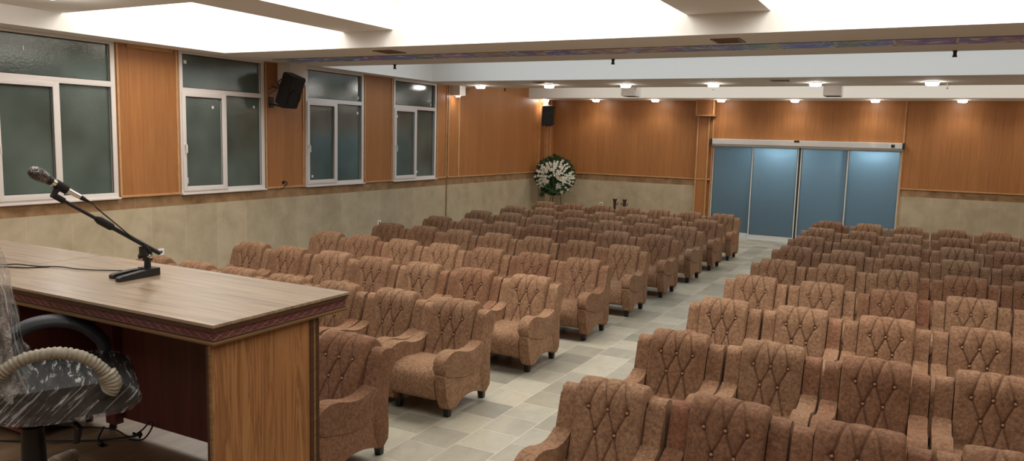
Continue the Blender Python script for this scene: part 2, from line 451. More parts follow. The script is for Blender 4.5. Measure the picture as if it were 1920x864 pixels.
# windows --------------------------------------------------------------
def window(i, y0, y1):
    w = bpy.data.objects.new('window_%d' % i, None); COL.objects.link(w); w['kind'] = 'structure'
    w.location = (XL, y0, W_Z0)
    L = y1-y0; H = 3.66-W_Z0
    f = .055; ms, me_ = L*.435, L*.515      # mullion zone
    zb, zt = 1.49, 1.60                     # transom bar (local z)
    bm = B()
    box(bm, -.10, .02, 0, L, 0, .07, bev=.006)
    box(bm, -.10, .02, 0, f, .07, H-.05, bev=.004); box(bm, -.10, .02, L-f-.01, L, .07, H-.05, bev=.004)
    box(bm, -.10, .02, 0, L, H-.05, H)
    box(bm, -.10, .019, f-.004, L-f-.006, zb+.035, zt, bev=.004)
    box(bm, -.10, .012, me_-.045, me_+.005, .05, zb+.05, bev=.005)
    box(bm, -.02, .06, -.01, L+.01, -.018, .008, bev=.004)      # sill nosing
    obj('window_frame', bm, 'pvc', w, True, 35)
    bm = B()                                 # opening casement on the left half, proud of the frame
    a, b_, c, d = .02, me_-.01, .035, zb+.045
    s = .065
    box(bm, -.03, .042, a, a+s, c, d, bev=.008); box(bm, -.03, .042, b_-s-.02, b_, c, d, bev=.008)
    box(bm, -.03, .041, a+.01, b_-.01, c, c+s+.01, bev=.008); box(bm, -.03, .041, a+.01, b_-.01, d-s, d, bev=.008)
    sash = obj('window_sash', bm, 'pvc', w, True, 35)
    bm = B()
    def seal(y0, y1, z0, z1, x):
        e = .009
        box(bm, x, x+.004, y0, y0+e, z0, z1); box(bm, x, x+.004, y1-e, y1, z0, z1)
        box(bm, x, x+.0035, y0, y1, z0, z0+e); box(bm, x, x+.0035, y0, y1, z1-e, z1)
    seal(a+s, b_-s-.02, c+s+.01, d-s, .022); seal(me_+.004, L-f-.011, .068, zb+.036, .001); seal(f, L-f-.011, zt, H-.05, .001)
    obj('window_seal', bm, 'seal', w)
    for (p, q, r, t, x) in ((a+s, b_-s-.02, c+s+.01, d-s, .0), (me_+.004, L-f-.01, .07, zb+.036, -.03), (f, L-f-.01, zt, H-.05, -.03)):
        bm = B(); box(bm, x-.01, x, p-.005, q+.005, r-.005, t+.005); obj('window_pane', bm, 'glass', w)
    bm = B()                                 # lever handle
    box(bm, .042, .052, .035, .060, .70, .76, bev=.003)
    tube(bm, [(.05, .048, .74), (.085, .048, .742), (.09, .048, .73), (.09, .05, .62)], .009, 8)
    obj('handle', bm, 'pvc', w, True, 40)
    return w, (a+s, b_-s-.02, c+s+.01, d-s), (me_+.004, L-f, .07, zb+.036), (f, L-f, zt, H-.05)
stick = {1: [(2, .25, .6, .012, .06)], 2: [(0, .75, .88, .04, .04), (1, .8, .88, .04, .04), (0, .05, .03, .012, .09), (2, .04, .72, .05, .05)],
         3: [(0, .12, .03, .045, .045), (1, .86, .88, .045, .05), (2, .95, .1, .03, .05)], 4: [(0, .06, .9, .045, .05), (1, .1, .05, .045, .045), (2, .92, .06, .03, .06)]}
for i, (a, b) in enumerate(WIN, 1):
    w, *P = window(i, a, b)
    for (pi, fu, fv, sy, sz) in stick[i]:
        p = P[pi]; bm = B(); y = p[0]+(p[1]-p[0])*fu; z = p[2]+(p[3]-p[2])*fv
        x = .0015 if pi == 0 else -.0285
        box(bm, x-.002, x, y, y+sy, z, z+sz); obj('sticker', bm, 'sticker', w)

# ------------------------------------------------------------------ back wall with the doorway
DX0, DX1, DZ = -5.05, -.56, 2.60
bm = B()
for x0, x1 in ((XL, DX0), (DX1, XR+.1)):
    box(bm, x0, x1, YB, YB+.25, 0, 1.335, 0); box(bm, x0, x1, YB, YB+.25, 1.335, 1.505, 1); box(bm, x0, x1, YB, YB+.25, 1.505, ZC, 2)
box(bm, DX0, DX1, YB, YB+.25, DZ, ZC, 2)
struct('wall_back', bm, ['wainscot', 'band', 'wallwood'])
bm = B()
box(bm, XL+.24, -5.47, YB-.028, YB, 1.505, 1.533); box(bm, DX1+.03, XR, YB-.028, YB, 1.505, 1.533)
box(bm, DX1, DX1+.03, YB-.025, YB, 0, 3.6); 
struct('trim_5', bm, 'trimwood')
# wood pilaster left of the doors with its wider head
bm = B()
px0, px1, pd = -5.46, -5.14, .14
box(bm, px0, px1, YB-pd, YB, 0, 3.6, 0)
box(bm, px0-.02, DX0+.03, YB-.30, YB, 3.19, 3.62, 0)
for x in (px0, px1-.03):
    box(bm, x-.004, x+.03, YB-pd-.012, YB-pd, 0, 3.19, 1)
box(bm, px1, px1+.06, YB-.05, YB, 0, 3.19, 0); box(bm, px1+.06, px1+.085, YB-.06, YB, 0, 3.19, 1)
box(bm, px0, px1+.08, YB-pd-.016, YB, 1.505, 1.535, 1)
box(bm, px0-.03, DX0+.04, YB-.315, YB, 3.18, 3.21, 1)
for x in (px0-.03, DX0+.01): box(bm, x, x+.03, YB-.315, YB-.29, 3.19, 3.6, 1)
struct('trim_6', bm, ['wallwood', 'trimwood'])

# sliding doors
d = bpy.data.objects.new('door_1', None); COL.objects.link(d); d['kind'] = 'structure'; d.location = (0, YB, 0)
bm = B(); box(bm, DX0-.02, DX1+.02, -.16, -.01, 2.46, 2.60, 0, .01); box(bm, DX0-.02, DX1+.02, -.10, .02, 2.42, 2.46, 0)
obj('door_header', bm, 'metal', d)
bm = B(); 
for x in (DX0-.05, DX1-.0): box(bm, x, x+.05, -.165, 0, 2.46, 2.60)
box(bm, -3.0, -2.87, -.165, -.15, 2.55, 2.60); box(bm, -.80, -.72, -.168, -.155, 2.49, 2.56)
obj('door_sensor', bm, 'black', d)
bm = B(); box(bm, -1.26, -1.12, -.166, -.158, 2.47, 2.59); box(bm, -.86, -.6, -.163, -.158, 2.48, 2.58); obj('door_cover_plate', bm, 'alu_white', d)
panels = [(DX0, -3.995, .04), (-4.025, -2.88, -.02), (-2.835, -1.715, -.02), (-1.745, DX1, .04)]
for (a, b, y) in panels:
    bm = B(); s = .032
    box(bm, a, a+s, y-.02, y+.02, .03, 2.44); box(bm, b-s, b, y-.02, y+.02, .03, 2.44)
    box(bm, a, b, y-.021, y+.021, .03, .15 if y > 0 else .13); box(bm, a, b, y-.021, y+.021, 2.39, 2.44)
    leaf = obj('door_panel', bm, 'alu_white', d)
    bm = B(); box(bm, a+s-.005, b-s+.005, y-.005, y+.005, .13, 2.40); obj('door_glass', bm, 'doorglass', leaf)
    bm = B()
    for x in (a+s, b-s-.006): box(bm, x, x+.006, y-.0225, y-.008, .13, 2.40)
    obj('door_seal', bm, 'seal', leaf)
bm = B(); box(bm, -2.882, -2.833, -.028, -.012, .03, 2.42); obj('door_gap_blocker', bm, 'seal', d)  # dark strip added in the gap between leaves, blocks the lobby light
bm = B(); box(bm, DX0, DX1, -.10, .10, 0, .02); box(bm, DX0, DX1, -.06, -.05, .02, .028); obj('door_threshold', bm, 'metal', d)
# lobby behind the doors
bm = B(); box(bm, -7, 1.5, YB+3.2, YB+3.3, -.1, 3.2); box(bm, -7.1, -7, YB+.25, YB+3.3, -.1, 3.2); box(bm, 1.5, 1.6, YB+.25, YB+3.3, -.1, 3.2)
box(bm, -7.1, 1.6, YB+.25, YB+3.3, 3.2, 3.3); box(bm, -7.1, 1.6, YB, YB+3.3, -.1, -.002)
box(bm, -4.9, -2.4, YB+.55, YB+1.0, .95, 1.0); box(bm, -4.7, -2.6, YB+.6, YB+.95, 0, .95)
struct('wall_lobby', bm, 'corridor')

# right and front walls (beside and behind the camera)
bm = B(); wall_stack(bm, YF, YB, XR, XR+.25); struct('wall_right', bm, ['wainscot', 'band', 'wallwood'])
bm = B()
box(bm, XL, XR, YF-.25, YF, 0, 1.335, 0); box(bm, XL, XR, YF-.25, YF, 1.335, 1.505, 1); box(bm, XL, XR, YF-.25, YF, 1.505, ZC, 2)
struct('wall_front', bm, ['wainscot', 'band', 'wallwood'])

# ------------------------------------------------------------------ ceiling: slab, soffits and beams
bm = B(); box(bm, XL-.3, XR+.3, YF-.3, YB+.3, ZC, ZC+.1); struct('ceiling', bm, 'paint')
bm = B(); box(bm, XL, -9.56, YF, 8.5, ZS, ZC); struct('trim_7', bm, 'paint')          # side soffit, front bay
bm = B(); box(bm, XL, -9.62, 10.72, 14.21, ZS, ZC); struct('trim_8', bm, 'paint')      # side soffit, second bay
bm = B(); box(bm, XL, XR, 8.5, 10.72, ZS, ZC); struct('trim_9', bm, 'paint')           # broad beam with the mural
bm = B(); box(bm, XL, XR, 14.21, 16.42, ZS, ZC); struct('trim_10', bm, 'paint')
bm = B(); box(bm, XL, XR, 19.55, YB, 3.595, ZC); struct('trim_11', bm, 'paint')
bm = B(); box(bm, -9.56, XR, 4.5, 6.0, 3.87, ZC); struct('trim_12', bm, 'paint')
for k, (a, b) in enumerate(((-7.24, -6.39), (-2.44, -1.56), (2.4, 3.2))):
    bm = B(); box(bm, a, b, YF, 4.5, 3.87, ZC); box(bm, a, b, 6.0, 8.5, 3.87, ZC); struct('trim_%d' % (13+k), bm, 'paint')
# stub drops at the column lines
for k, (a, b) in enumerate(((-6.05, -5.74), (-1.90, -1.58), (2.3, 2.6))):
    bm = B(); box(bm, a, b, 16.30, 16.72, 3.46, 3.9); box(bm, a+.03, b-.03, 16.33, 16.7, 3.452, 3.46, 1); struct('trim_%d' % (16+k), bm, ['paint', 'ventdark'])
bm = B(); box(bm, XL, -9.72, 15.50, 15.76, 3.43, ZS); struct('trim_19', bm, 'paint')
bm = B(); box(bm, XL, -9.70, 10.02, 10.42, 3.30, ZS); struct('trim_20', bm, 'paint')

# mural panels set in the broad beam's underside
x = -9.5; k = 0
nth = ['first', 'second', 'third', 'fourth', 'fifth', 'sixth', 'seventh', 'eighth', 'ninth', 'tenth', 'eleventh', 'twelfth', 'thirteenth', 'fourteenth', 'fifteenth', 'sixteenth', 'seventeenth', 'eighteenth', 'nineteenth', 'twentieth']
me = None
while x < 1.4:
    if me is None:
        bm = B(); box(bm, -.29, .29, -.265, .265, -.006, 0); o = obj('mural_panel', bm, 'mural'); me = o.data
    else: o = link('mural_panel', me)
    o.location = (x+.30, 9.69, ZS)
    tag(o, 'printed blue sky panel in the ceiling beam strip, %s from the window wall' % nth[k], 'ceiling panel', 'printed sky panels in the ceiling strip')
    x += .605; k += 1
bm = B(); box(bm, -9.5, XR-.3, 9.415, 9.425, ZS-.006, ZS); box(bm, -9.5, XR-.3, 9.955, 9.965, ZS-.006, ZS); struct('trim_21', bm, 'vent')

# vents
def vent(x, y, label, w=.32, dp=.36):
    t = thing('ceiling_vent', label, 'vent', (x, y, 3.65), 0, 'brown vents in the ceiling beams')
    bm = B(); a, b = w/2, dp/2
    box(bm, -a, a, -b, -b+.03, -.012, 0); box(bm, -a, a, b-.03, b, -.012, 0); box(bm, -a, -a+.03, -b+.03, b-.03, -.012, 0); box(bm, a-.03, a, -b+.03, b-.03, -.012, 0)
    obj('vent_frame', bm, 'vent', t)
    bm = B()
    for k in range(8):
        yy = -b+.045+k*(dp-.09)/7; box(bm, -a+.03, a-.03, yy-.008, yy+.008, -.009, -.001)
    obj('vent_slats', bm, 'vent', t)
    bm = B(); box(bm, -a+.03, a-.03, -b+.03, b-.03, -.001, 0); obj('vent_backing', bm, 'ventdark', t)
vent(-6.81, 8.98, 'brown slatted vent in the mural beam, nearer the window wall')
vent(-2.10, 9.03, 'brown slatted vent in the mural beam, nearer the room centre')
vent(-7.2, 14.74, 'dark vent in the downlight beam above the corner speaker', .34, .26)
vent(-2.47, 14.9, 'dark vent in the downlight beam before the sliding doors', .34, .26)

# downlights ------------------------------------------------------------
def lamp_meshes():
    bm = B(); lathe(bm, [(.125, 0), (.125, -.012), (.108, -.016), (.105, 0)], seg=28); r = obj('lamp_ring', bm, 'paint', None, True, 40)
    bm = B(); lathe(bm, [(.104, -.004), (.104, -.05), (.085, -.066), (0, -.068)], seg=28); g = obj('lamp_diffuser', bm, 'lamp', None, True, 40)
    a, b = r.data, g.data; bpy.data.objects.remove(r); bpy.data.objects.remove(g); return a, b
LR, LG = lamp_meshes()
def downlight(x, y, z, label, group, s=1.0, e=13, sp=True):
    t = thing('ceiling_downlight', label, 'ceiling light', (x, y, z), 0, group); t.scale = (s, s, s)
    link('lamp_ring', LR, t); link('lamp_diffuser', LG, t)
    if sp:
        L = bpy.data.lights.new('downlight_beam', 'SPOT'); L.energy = e; L.color = (1, .96, .88); L.spot_size = 2.5; L.spot_blend = .7; L.shadow_soft_size = .09
        o = bpy.data.objects.new('downlight_beam', L); COL.objects.link(o); o.location = (x, y, z-.09*s)
        return o
G2, G3 = 'round downlights along the second beam', 'round downlights along the beam by the back wall'
for k, x in enumerate((-9.16, -7.42, -5.66, -3.84, -1.95, -.04, 1.85, 3.7)):
    lab = 'glowing round downlight on the second beam, %s from the window wall' % nth[k]
    downlight(x, 15.5, ZS, lab, G2, 1.0, 26)
for k, x in enumerate((-9.81, -8.25, -6.55, -4.80, -3.0, -1.20, .58, 2.35)):
    lab = 'glowing round downlight on the beam at the back wall, %s from the corner' % nth[k]
    downlight(x, 20.27, 3.595, lab, G3, .9, 26)
downlight(-8.27, 5.04, 3.87, 'round downlight under the nearest cross beam by the front window', 'round downlights under the near beam', .9, 0, False)
L = bpy.data.lights.new('downlight_glow', 'POINT'); L.energy = 22; L.color = (1, .96, .9); L.shadow_soft_size = .09
o = bpy.data.objects.new('downlight_glow', L); COL.objects.link(o); o.location = (-8.27, 5.04, 3.76)
downlight(-9.84, 15.62, 3.43, 'small glowing spotlight under the white block on the window wall', 'spotlights on the window wall', .5, 5)

# small brown pegs under the beams
for x, y, w in ((-7.97, 10.66, 'nearest the window wall'), (-4.10, 10.66, 'in the middle of the three'), (.18, 10.66, 'at the right end'), (-9.0, 16.37, '')):
    t = thing('ceiling_peg', 'small brown peg under the mural beam, '+w if w else 'small dark peg hanging beside the corner end of the second beam', 'ceiling fitting', (x, y, ZS), 0, 'pegs under the ceiling beams')
    bm = B(); lathe(bm, [(.026, 0), (.026, -.012), (.02, -.018), (.02, -.055), (.027, -.06), (.027, -.075), (0, -.076)], seg=12); obj('peg_body', bm, 'bronze', t, True, 40)
for x, y, w in ((-3.95, 15.95, 'beside the fourth downlight'), (.2, 15.95, 'beside the sixth downlight')):
    t = thing('ceiling_stem', 'tiny white stem under the second beam, '+w, 'sensor', (x, y, ZS), 0, 'white stems under the second beam')  # thin white stem with a small tip
    bm = B(); lathe(bm, [(.03, 0), (.03, -.01), (.01, -.014), (.01, -.08), (.024, -.09), (0, -.1)], seg=12); obj('stem_body', bm, 'pvc', t, True, 40)

# ------------------------------------------------------------------ armchair
HW = .355                     # half width; local y: u-.27, front of the chair at -y
U0 = .27
def P(l): return [(u-U0, z) for u, z in l]
prof_arm = P([(-.150, .428), (-.178, .50), (-.155, .565), (-.10, .602), (-.02, .617), (.07, .607), (.15, .583), (.24, .566), (.33, .566), (.41, .588), (.47, .612), (.50, .56), (.50, .46), (.46, .385), (.38, .352), (.19, .345), (.0, .385)])
prof_side = P([(-.148, .44), (-.150, .36), (-.130, .25), (-.098, .16), (-.085, .112), (-.04, .104), (.03, .108), (.075, .125), (.14, .155), (.24, .168), (.35, .16), (.45, .135), (.53, .118), (.53, .30), (.46, .40), (.30, .38), (.10, .40)])
prof_wing = P([(.45, .58), (.482, .68), (.510, .77), (.535, .835), (.575, .864), (.625, .868), (.68, .85), (.722, .815), (.728, .775), (.70, .72), (.655, .62), (.632, .50), (.628, .38), (.636, .27), (.632, .18), (.615, .125), (.56, .112), (.505, .118), (.44, .36), (.44, .48)])
prof_seat = P([(-.118, .185), (-.152, .26), (-.155, .35), (-.125, .415), (-.06, .45), (.05, .465), (.2, .455), (.40, .43), (.43, .35), (.42, .19), (.1, .165)])
prof_back = [(.355, .40), (.375, .47), (.405, .56), (.435, .65), (.462, .74), (.485, .82), (.515, .88), (.56, .915), (.615, .925), (.67, .905), (.715, .862), (.735, .80), (.715, .745), (.665, .70), (.63, .62), (.60, .48), (.58, .40)]

def make_armchair_parts():
    parts = []
    def add(name, bm, mat, loc=(0, 0, 0)):
        o = obj(name, bm, mat, None, True, 50); parts.append((name, o.data, loc)); bpy.data.objects.remove(o)
    for s in (-1, 1):
        xa, xb = (s*HW, s*(HW-.118)) if s < 0 else (HW-.118, HW)
        lo, hi = min(xa, xb), max(xa, xb)
        bm = B(); extrude_profile(bm, catmull(prof_arm, 4), lo-.002, hi+.002, .015, 3); add('armrest', bm, 'fabric')
        bm = B(); extrude_profile(bm, catmull(prof_side, 3), lo+.004, hi-.004, .018, 2); add('side_panel', bm, 'fabric')
        bm = B(); extrude_profile(bm, catmull(prof_wing, 4), lo+.003, hi-.001, .015, 3); add('wing', bm, 'fabric')
    # seat: puffed block
    bm = B(); extrude_profile(bm, catmull(prof_seat, 4), -HW+.12, HW-.12, .03, 3); add('seat', bm, 'fabric')
    # tufted backrest: grid over the closed profile
    ring = catmull(prof_back, 6)
    n = len(ring)
    # arc length of the front surface
    arc = [0]
    for i in range(1, n): arc.append(arc[-1]+math.dist(ring[i], ring[i-1]))
    def s_at(z):
        for i in range(n):
            if ring[i][1] >= z: return arc[i]
        return 0
    sb, sc_ = s_at(.775), s_at(.625)
    stp = arc[max(range(n), key=lambda i: ring[i][1])]
    w = HW-.124
    tops = [(-.131, sb), (0, sb), (.131, sb)]; lows = [(-.066, sc_), (.066, sc_)]
    btn = tops+lows
    hi = stp+.03; lo = s_at(.42)
    segs = []
    for a, b in ((tops[0], lows[0]), (tops[1], lows[0]), (tops[1], lows[1]), (tops[2], lows[1])): segs.append((a, b))
    for a, b in ((tops[0], (-.066, hi)), (tops[1], (-.066, hi)), (tops[1], (.066, hi)), (tops[2], (.066, hi))): segs.append((a, b))
    for a, b in ((lows[0], (-.131, lo)), (lows[0], (0, lo)), (lows[1], (0, lo)), (lows[1], (.131, lo))): segs.append((a, b))
    def dseg(p, a, b):
        ax, ay = a; bx, by = b; dx, dy = bx-ax, by-ay; L = dx*dx+dy*dy
        t = max(0, min(1, ((p[0]-ax)*dx+(p[1]-ay)*dy)/L))
        # the pleats over the roll bow like the photo's arcs
        return math.hypot(p[0]-ax-dx*t, p[1]-ay-dy*t)
    cols = 96; bm = B()
    # resample ring evenly: fine on the front, coarse at the back
    tot = arc[-1]+math.dist(ring[-1], ring[0])
    def at(s):
        for i in range(n-1):
            if arc[i+1] >= s:
                f = (s-arc[i])/(arc[i+1]-arc[i]); return (ring[i][0]+f*(ring[i+1][0]-ring[i][0]), ring[i][1]+f*(ring[i+1][1]-ring[i][1]))
        f = (s-arc[-1])/(tot-arc[-1]); return (ring[-1][0]+f*(ring[0][0]-ring[-1][0]), ring[-1][1]+f*(ring[0][1]-ring[-1][1]))
    S = [stp*1.12*k/120 for k in range(121)]+[stp*1.12+(tot-stp*1.12)*k/18 for k in range(1, 18)]
    grid = []
    for j, s in enumerate(S):
        p = at(s); q0 = at(max(0, s-.012)); q1 = at(min(tot-1e-4, s+.012))
        t = Vector((q1[0]-q0[0], q1[1]-q0[1])).normalized(); nn = Vector((-t.y, t.x))   # outward
        row = []
        for i in range(cols+1):
            x = -w+2*w*i/cols
            edge = w-abs(x); e = 0; r = .024
            if edge < r: e = -r*(1-math.sqrt(max(0, 1-((r-edge)/r)**2)))*.95
            d = e+.012*(1-(x/w)**2)
            if s < hi+.06:
                cr = min(dseg((x, s), a, b) for a, b in segs)
                fade = 1 if s < hi else max(0, 1-(s-hi)/.05)
                d -= fade*.013*math.exp(-(cr/.0060)**2)
                d += fade*.008*min(1, cr/.04)
                db = min(math.hypot(x-bx, s-by) for bx, by in btn)
                d -= .022*math.exp(-(db/.018)**2)
            row.append(bm.verts.new((x, p[0]+nn.x*d-U0, p[1]+nn.y*d)))
        grid.append(row)
    m_ = len(grid)
    for j in range(m_):
        for i in range(cols):
            bm.faces.new((grid[j][i], grid[j][i+1], grid[(j+1) % m_][i+1], grid[(j+1) % m_][i]))
    for i in (0, cols): bm.faces.new([g[i] for g in grid])
    add('backrest', bm, 'fabric')
    # buttons
    bm = B(); lathe(bm, [(0, .007), (.006, .006), (.0105, .002), (.012, -.004)], seg=12)
    bo = obj('button', bm, 'button', None, True)
    bme = bo.data; bpy.data.objects.remove(bo)
    for bx, bs in btn:
        p = at(bs); q0, q1 = at(bs-.012), at(bs+.012)
        t = Vector((q1[0]-q0[0], q1[1]-q0[1])).normalized(); nn = Vector((-t.y, t.x))
        loc = (bx, p[0]-U0+nn.x*.004, p[1]+nn.y*.004)
        parts.append(('button', bme, loc, Vector((0, nn.x, nn.y)).to_track_quat('Z', 'Y').to_euler()))
    # stitched seams running in the folds
    bm = B()
    for a, b in segs:
        pp = []
        for k in range(9):
            f = k/8; x = a[0]+(b[0]-a[0])*f; sx = a[1]+(b[1]-a[1])*f
            p = at(sx); q0, q1 = at(max(0, sx-.012)), at(sx+.012)
            t = Vector((q1[0]-q0[0], q1[1]-q0[1])).normalized(); nn = Vector((-t.y, t.x))
            d = .012*(1-(x/w)**2)-.0105
            pp.append((x, p[0]+nn.x*d-U0, p[1]+nn.y*d))
        tube(bm, pp, .0019, 5)
    add('tufting_seam', bm, 'piping')
    # rear cover
    bm = B(); extrude_profile(bm, P([(.60, .14), (.625, .3), (.62, .5), (.645, .62), (.66, .70), (.60, .70), (.56, .5), (.44, .40), (.44, .14)]), -HW+.12, HW-.12, .006, 1); add('back_cover', bm, 'fabric')
    # piping on the arm's underside seam
    # feet
    for sx in (-1, 1):
        for uy, back in ((0.0, 0), (.60, 1)):
            bm = B(); x = sx*.262; y = uy+(.03)-U0
            r1, r0 = .034, .026
            top = [bm.verts.new((x+a*r1, y+b*r1, .125)) for a, b in ((-1, -1), (1, -1), (1, 1), (-1, 1))]
            bot = [bm.verts.new((x+a*r0, y+b*r0+(.008 if back else -.004), 0)) for a, b in ((-1, -1), (1, -1), (1, 1), (-1, 1))]
            bm.faces.new(top); bm.faces.new(bot)
            for k in range(4): bm.faces.new((top[k], top[(k+1) % 4], bot[(k+1) % 4], bot[k]))
            bmesh.ops.bevel(bm, geom=list(bm.edges), offset=.004, segments=1, affect='EDGES')
            add('foot', bm, 'foot')
    return parts
CH = make_armchair_parts()

tone = {'L': 0}
def armchair(x, yfoot, side, row, seat):
    lab = 'brown tufted armchair, %s seat from the aisle, %s row %s of the aisle' % (nth[seat], nth[row], side)
    jx, jy, rz = random.uniform(-.003, .003), random.uniform(-.03, .03), random.uniform(-.010, .010)
    t = thing('armchair', lab, 'armchair', (x+jx, yfoot+U0+jy, 0), rz, 'brown tufted armchairs in rows')
    k = random.random()
    if k < .2: c = (.80, .70, .67)
    elif k < .45: c = (.92, .86, .83)
    else: c = (1.02, 1.0, .98)
    v = random.uniform(.93, 1.06)
    c = tuple(a*v for a in c)
    for p in CH:
        o = link(p[0], p[1], t, p[2])
        if len(p) > 3: o.rotation_euler = p[3]
        w = random.uniform(.95, 1.05); cc = c
        if p[0] in ('wing', 'armrest') and random.random() < .12: cc = (c[0]*.98, c[1]*.86, c[2]*.85)
        if p[0] == 'wing' and random.random() < .3: cc = tuple(a*1.06 for a in c)
        o.color = (cc[0]*w, cc[1]*w, cc[2]*w, 1)
ROW = 1.5715; Y0 = 4.06
for k in range(9):
    n = 2 if k == 0 else 7
    for j in range(n): armchair(-3.878-.728*j, Y0+ROW*k, 'left', k, j)
for k in range(9):
    n = 5 if k < 3 else (6 if k < 8 else 7)
    for j in range(n): armchair(-1.68+.735*j, Y0+ROW*k+.0, 'right', k, j)

# ------------------------------------------------------------------ desk
TZ = 1.75
def desk(name, label, x0, x1, right_end, left_end):
    t = thing(name, label, 'desk', ((x0+x1)/2, 2.43, STG), 0, 'long wooden desks on the stage')
    ox, oy, oz = (x0+x1)/2, 2.43, STG
    def b(bm, a, b_, c, d, e, f, mi=0, bev=0): box(bm, a-ox, b_-ox, c-oy, d-oy, e-oz, f-oz, mi, bev)
    y0, y1 = 2.03, 2.83
    bm = B(); b(bm, x0, x1, y0, y1, TZ-.012, TZ, 0, .001); obj('desktop', bm, 'desktop', t)
    # apron: upper moulding, carved frieze, lower moulding (front, back and outer end)
    bm = B()
    e = (x1 if right_end else x0)
    def rim(zlo, zhi, ins, mi):
        b(bm, x0, x1-(ins if right_end else 0), y0+ins, y0+ins+.02, zlo, zhi, mi)
        b(bm, x0, x1-(ins if right_end else 0), y1-ins-.02, y1-ins, zlo, zhi, mi)
        if right_end: b(bm, x1-ins-.02, x1-ins, y0+ins+.02, y1-ins-.02, zlo, zhi, mi)
    rim(TZ-.020, TZ-.012, .003, 1); rim(TZ-.026, TZ-.020, .009, 0)
    rim(TZ-.032, TZ-.026, .006, 1); rim(TZ-.066, TZ-.032, .014, 2)
    rim(TZ-.071, TZ-.066, .009, 1); rim(TZ-.080, TZ-.071, .003, 0); rim(TZ-.086, TZ-.080, .008, 0)
    ap = obj('apron', bm, ['moldgold', 'molddark', 'mahogany'], t)
    # carved lattice, a ribbon of thin crossing ridges
    bm = B()
    za, zb = TZ-.064-oz, TZ-.034-oz
    def bar(p, q, r=.0008): tube(bm, [p, q], r, 4, 0)
    def lattice(p0, p1, nrm, step=.058):
        L = (Vector(p1)-Vector(p0)).length; n = max(1, round(L/step)); D = (Vector(p1)-Vector(p0))/n
        o = Vector(nrm)*.0005
        for k in range(n):
            a = Vector(p0)+D*k+o; c = a+D
            bar((a.x, a.y, za), (c.x, c.y, zb)); bar((a.x, a.y, zb), (c.x, c.y, za))
        for z in (za, zb): bar((p0[0]+o.x, p0[1]+o.y, z), (p1[0]+o.x, p1[1]+o.y, z), .0007)
    lattice((x0-ox, y0+.014-oy, 0), (x1-ox-(.014 if right_end else 0), y0+.014-oy, 0), (0, -1, 0))
    if right_end: lattice((x1-.014-ox, y0+.014-oy, 0), (x1-.014-ox, y1-.014-oy, 0), (1, 0, 0))
    obj('carved_lattice', bm, 'lattice', ap)
    bm = B(); b(bm, x0, x1-.02, y0+.03, y1-.03, TZ-.05, TZ-.013); obj('top_core', bm, 'mahogany', t)
    if right_end:
        # broad walnut end panel with a dark edge post on the audience side
        bm = B(); b(bm, x1-.062, x1-.04, 2.055, 2.60, STG, TZ-.086); obj('end_panel', bm, 'deskside', t)
        bm = B(); b(bm, x1-.08, x1-.035, 2.60, 2.625, STG, TZ-.086, 1, .003); b(bm, x1-.078, x1-.037, 2.625, 2.64, STG, TZ-.086, 0, .003); b(bm, x1-.08, x1-.035, 2.64, 2.66, STG, TZ-.086, 1, .003)
        obj('edge_post', bm, ['moldgold', 'molddark'], t)
        bm = B(); b(bm, x1-.064, x1-.050, 2.047, 2.0545, STG, TZ-.086, 1, .001); b(bm, x1-.050, x1-.038, 2.047, 2.0545, STG, TZ-.086, 0, .001); obj('edge_strip', bm, ['moldgold', 'molddark'], t)
        bm = B(); b(bm, x0+.02, x1-.075, 2.49, 2.51, STG+.054, TZ-.05); obj('modesty_panel', bm, 'mahogany', t)
        bm = B(); b(bm, -3.66, -3.585, 2.44, 2.488, STG+.03, TZ-.05); obj('support_post', bm, 'mahogany', t)
        # drawer pedestal at the left of the knee hole
        bm = B(); b(bm, -4.18, -3.80, 2.10, 2.485, STG+.054, TZ-.05); ped = obj('pedestal', bm, 'mahogany', t)
        for k in range(3):
            bm = B(); z0 = STG+.08+k*.215; b(bm, -4.165, -3.815, 2.085, 2.099, z0, z0+.20, 0, .003); dr = obj('drawer', bm, 'mahogany', ped)
            bm = B(); b(bm, -4.03, -3.95, 2.062, 2.086, z0+.09, z0+.105, 0, .003); obj('handle', bm, 'chrome', dr)
        for (x, y) in ((-3.625, 2.455), (-3.83, 2.46), (-3.83, 2.13), (-4.15, 2.13), (-4.15, 2.46), (-2.49, 2.495)):
            bm = B(); lathe(bm, [(.016, 0), (.020, .006), (.018, .02), (.010, .054), (0, .0545)], (x-ox, y-oy, 0), 12); obj('foot', bm, 'foot', t, True, 50)
    else:
        bm = B(); b(bm, x0+.04, x0+.075, 2.055, 2.60, STG, TZ-.086); obj('end_panel', bm, 'deskside', t)
        bm = B(); b(bm, x0+.075, x1-.02, 2.49, 2.51, STG+.054, TZ-.05); obj('modesty_panel', bm, 'mahogany', t)
    return t
desk('desk', 'long wooden desk with carved dark apron, carrying the microphone stand', -4.198, -2.37, True, False)
desk('desk', 'second long wooden desk butted against the left end of the first', -6.3, -4.205, False, True)

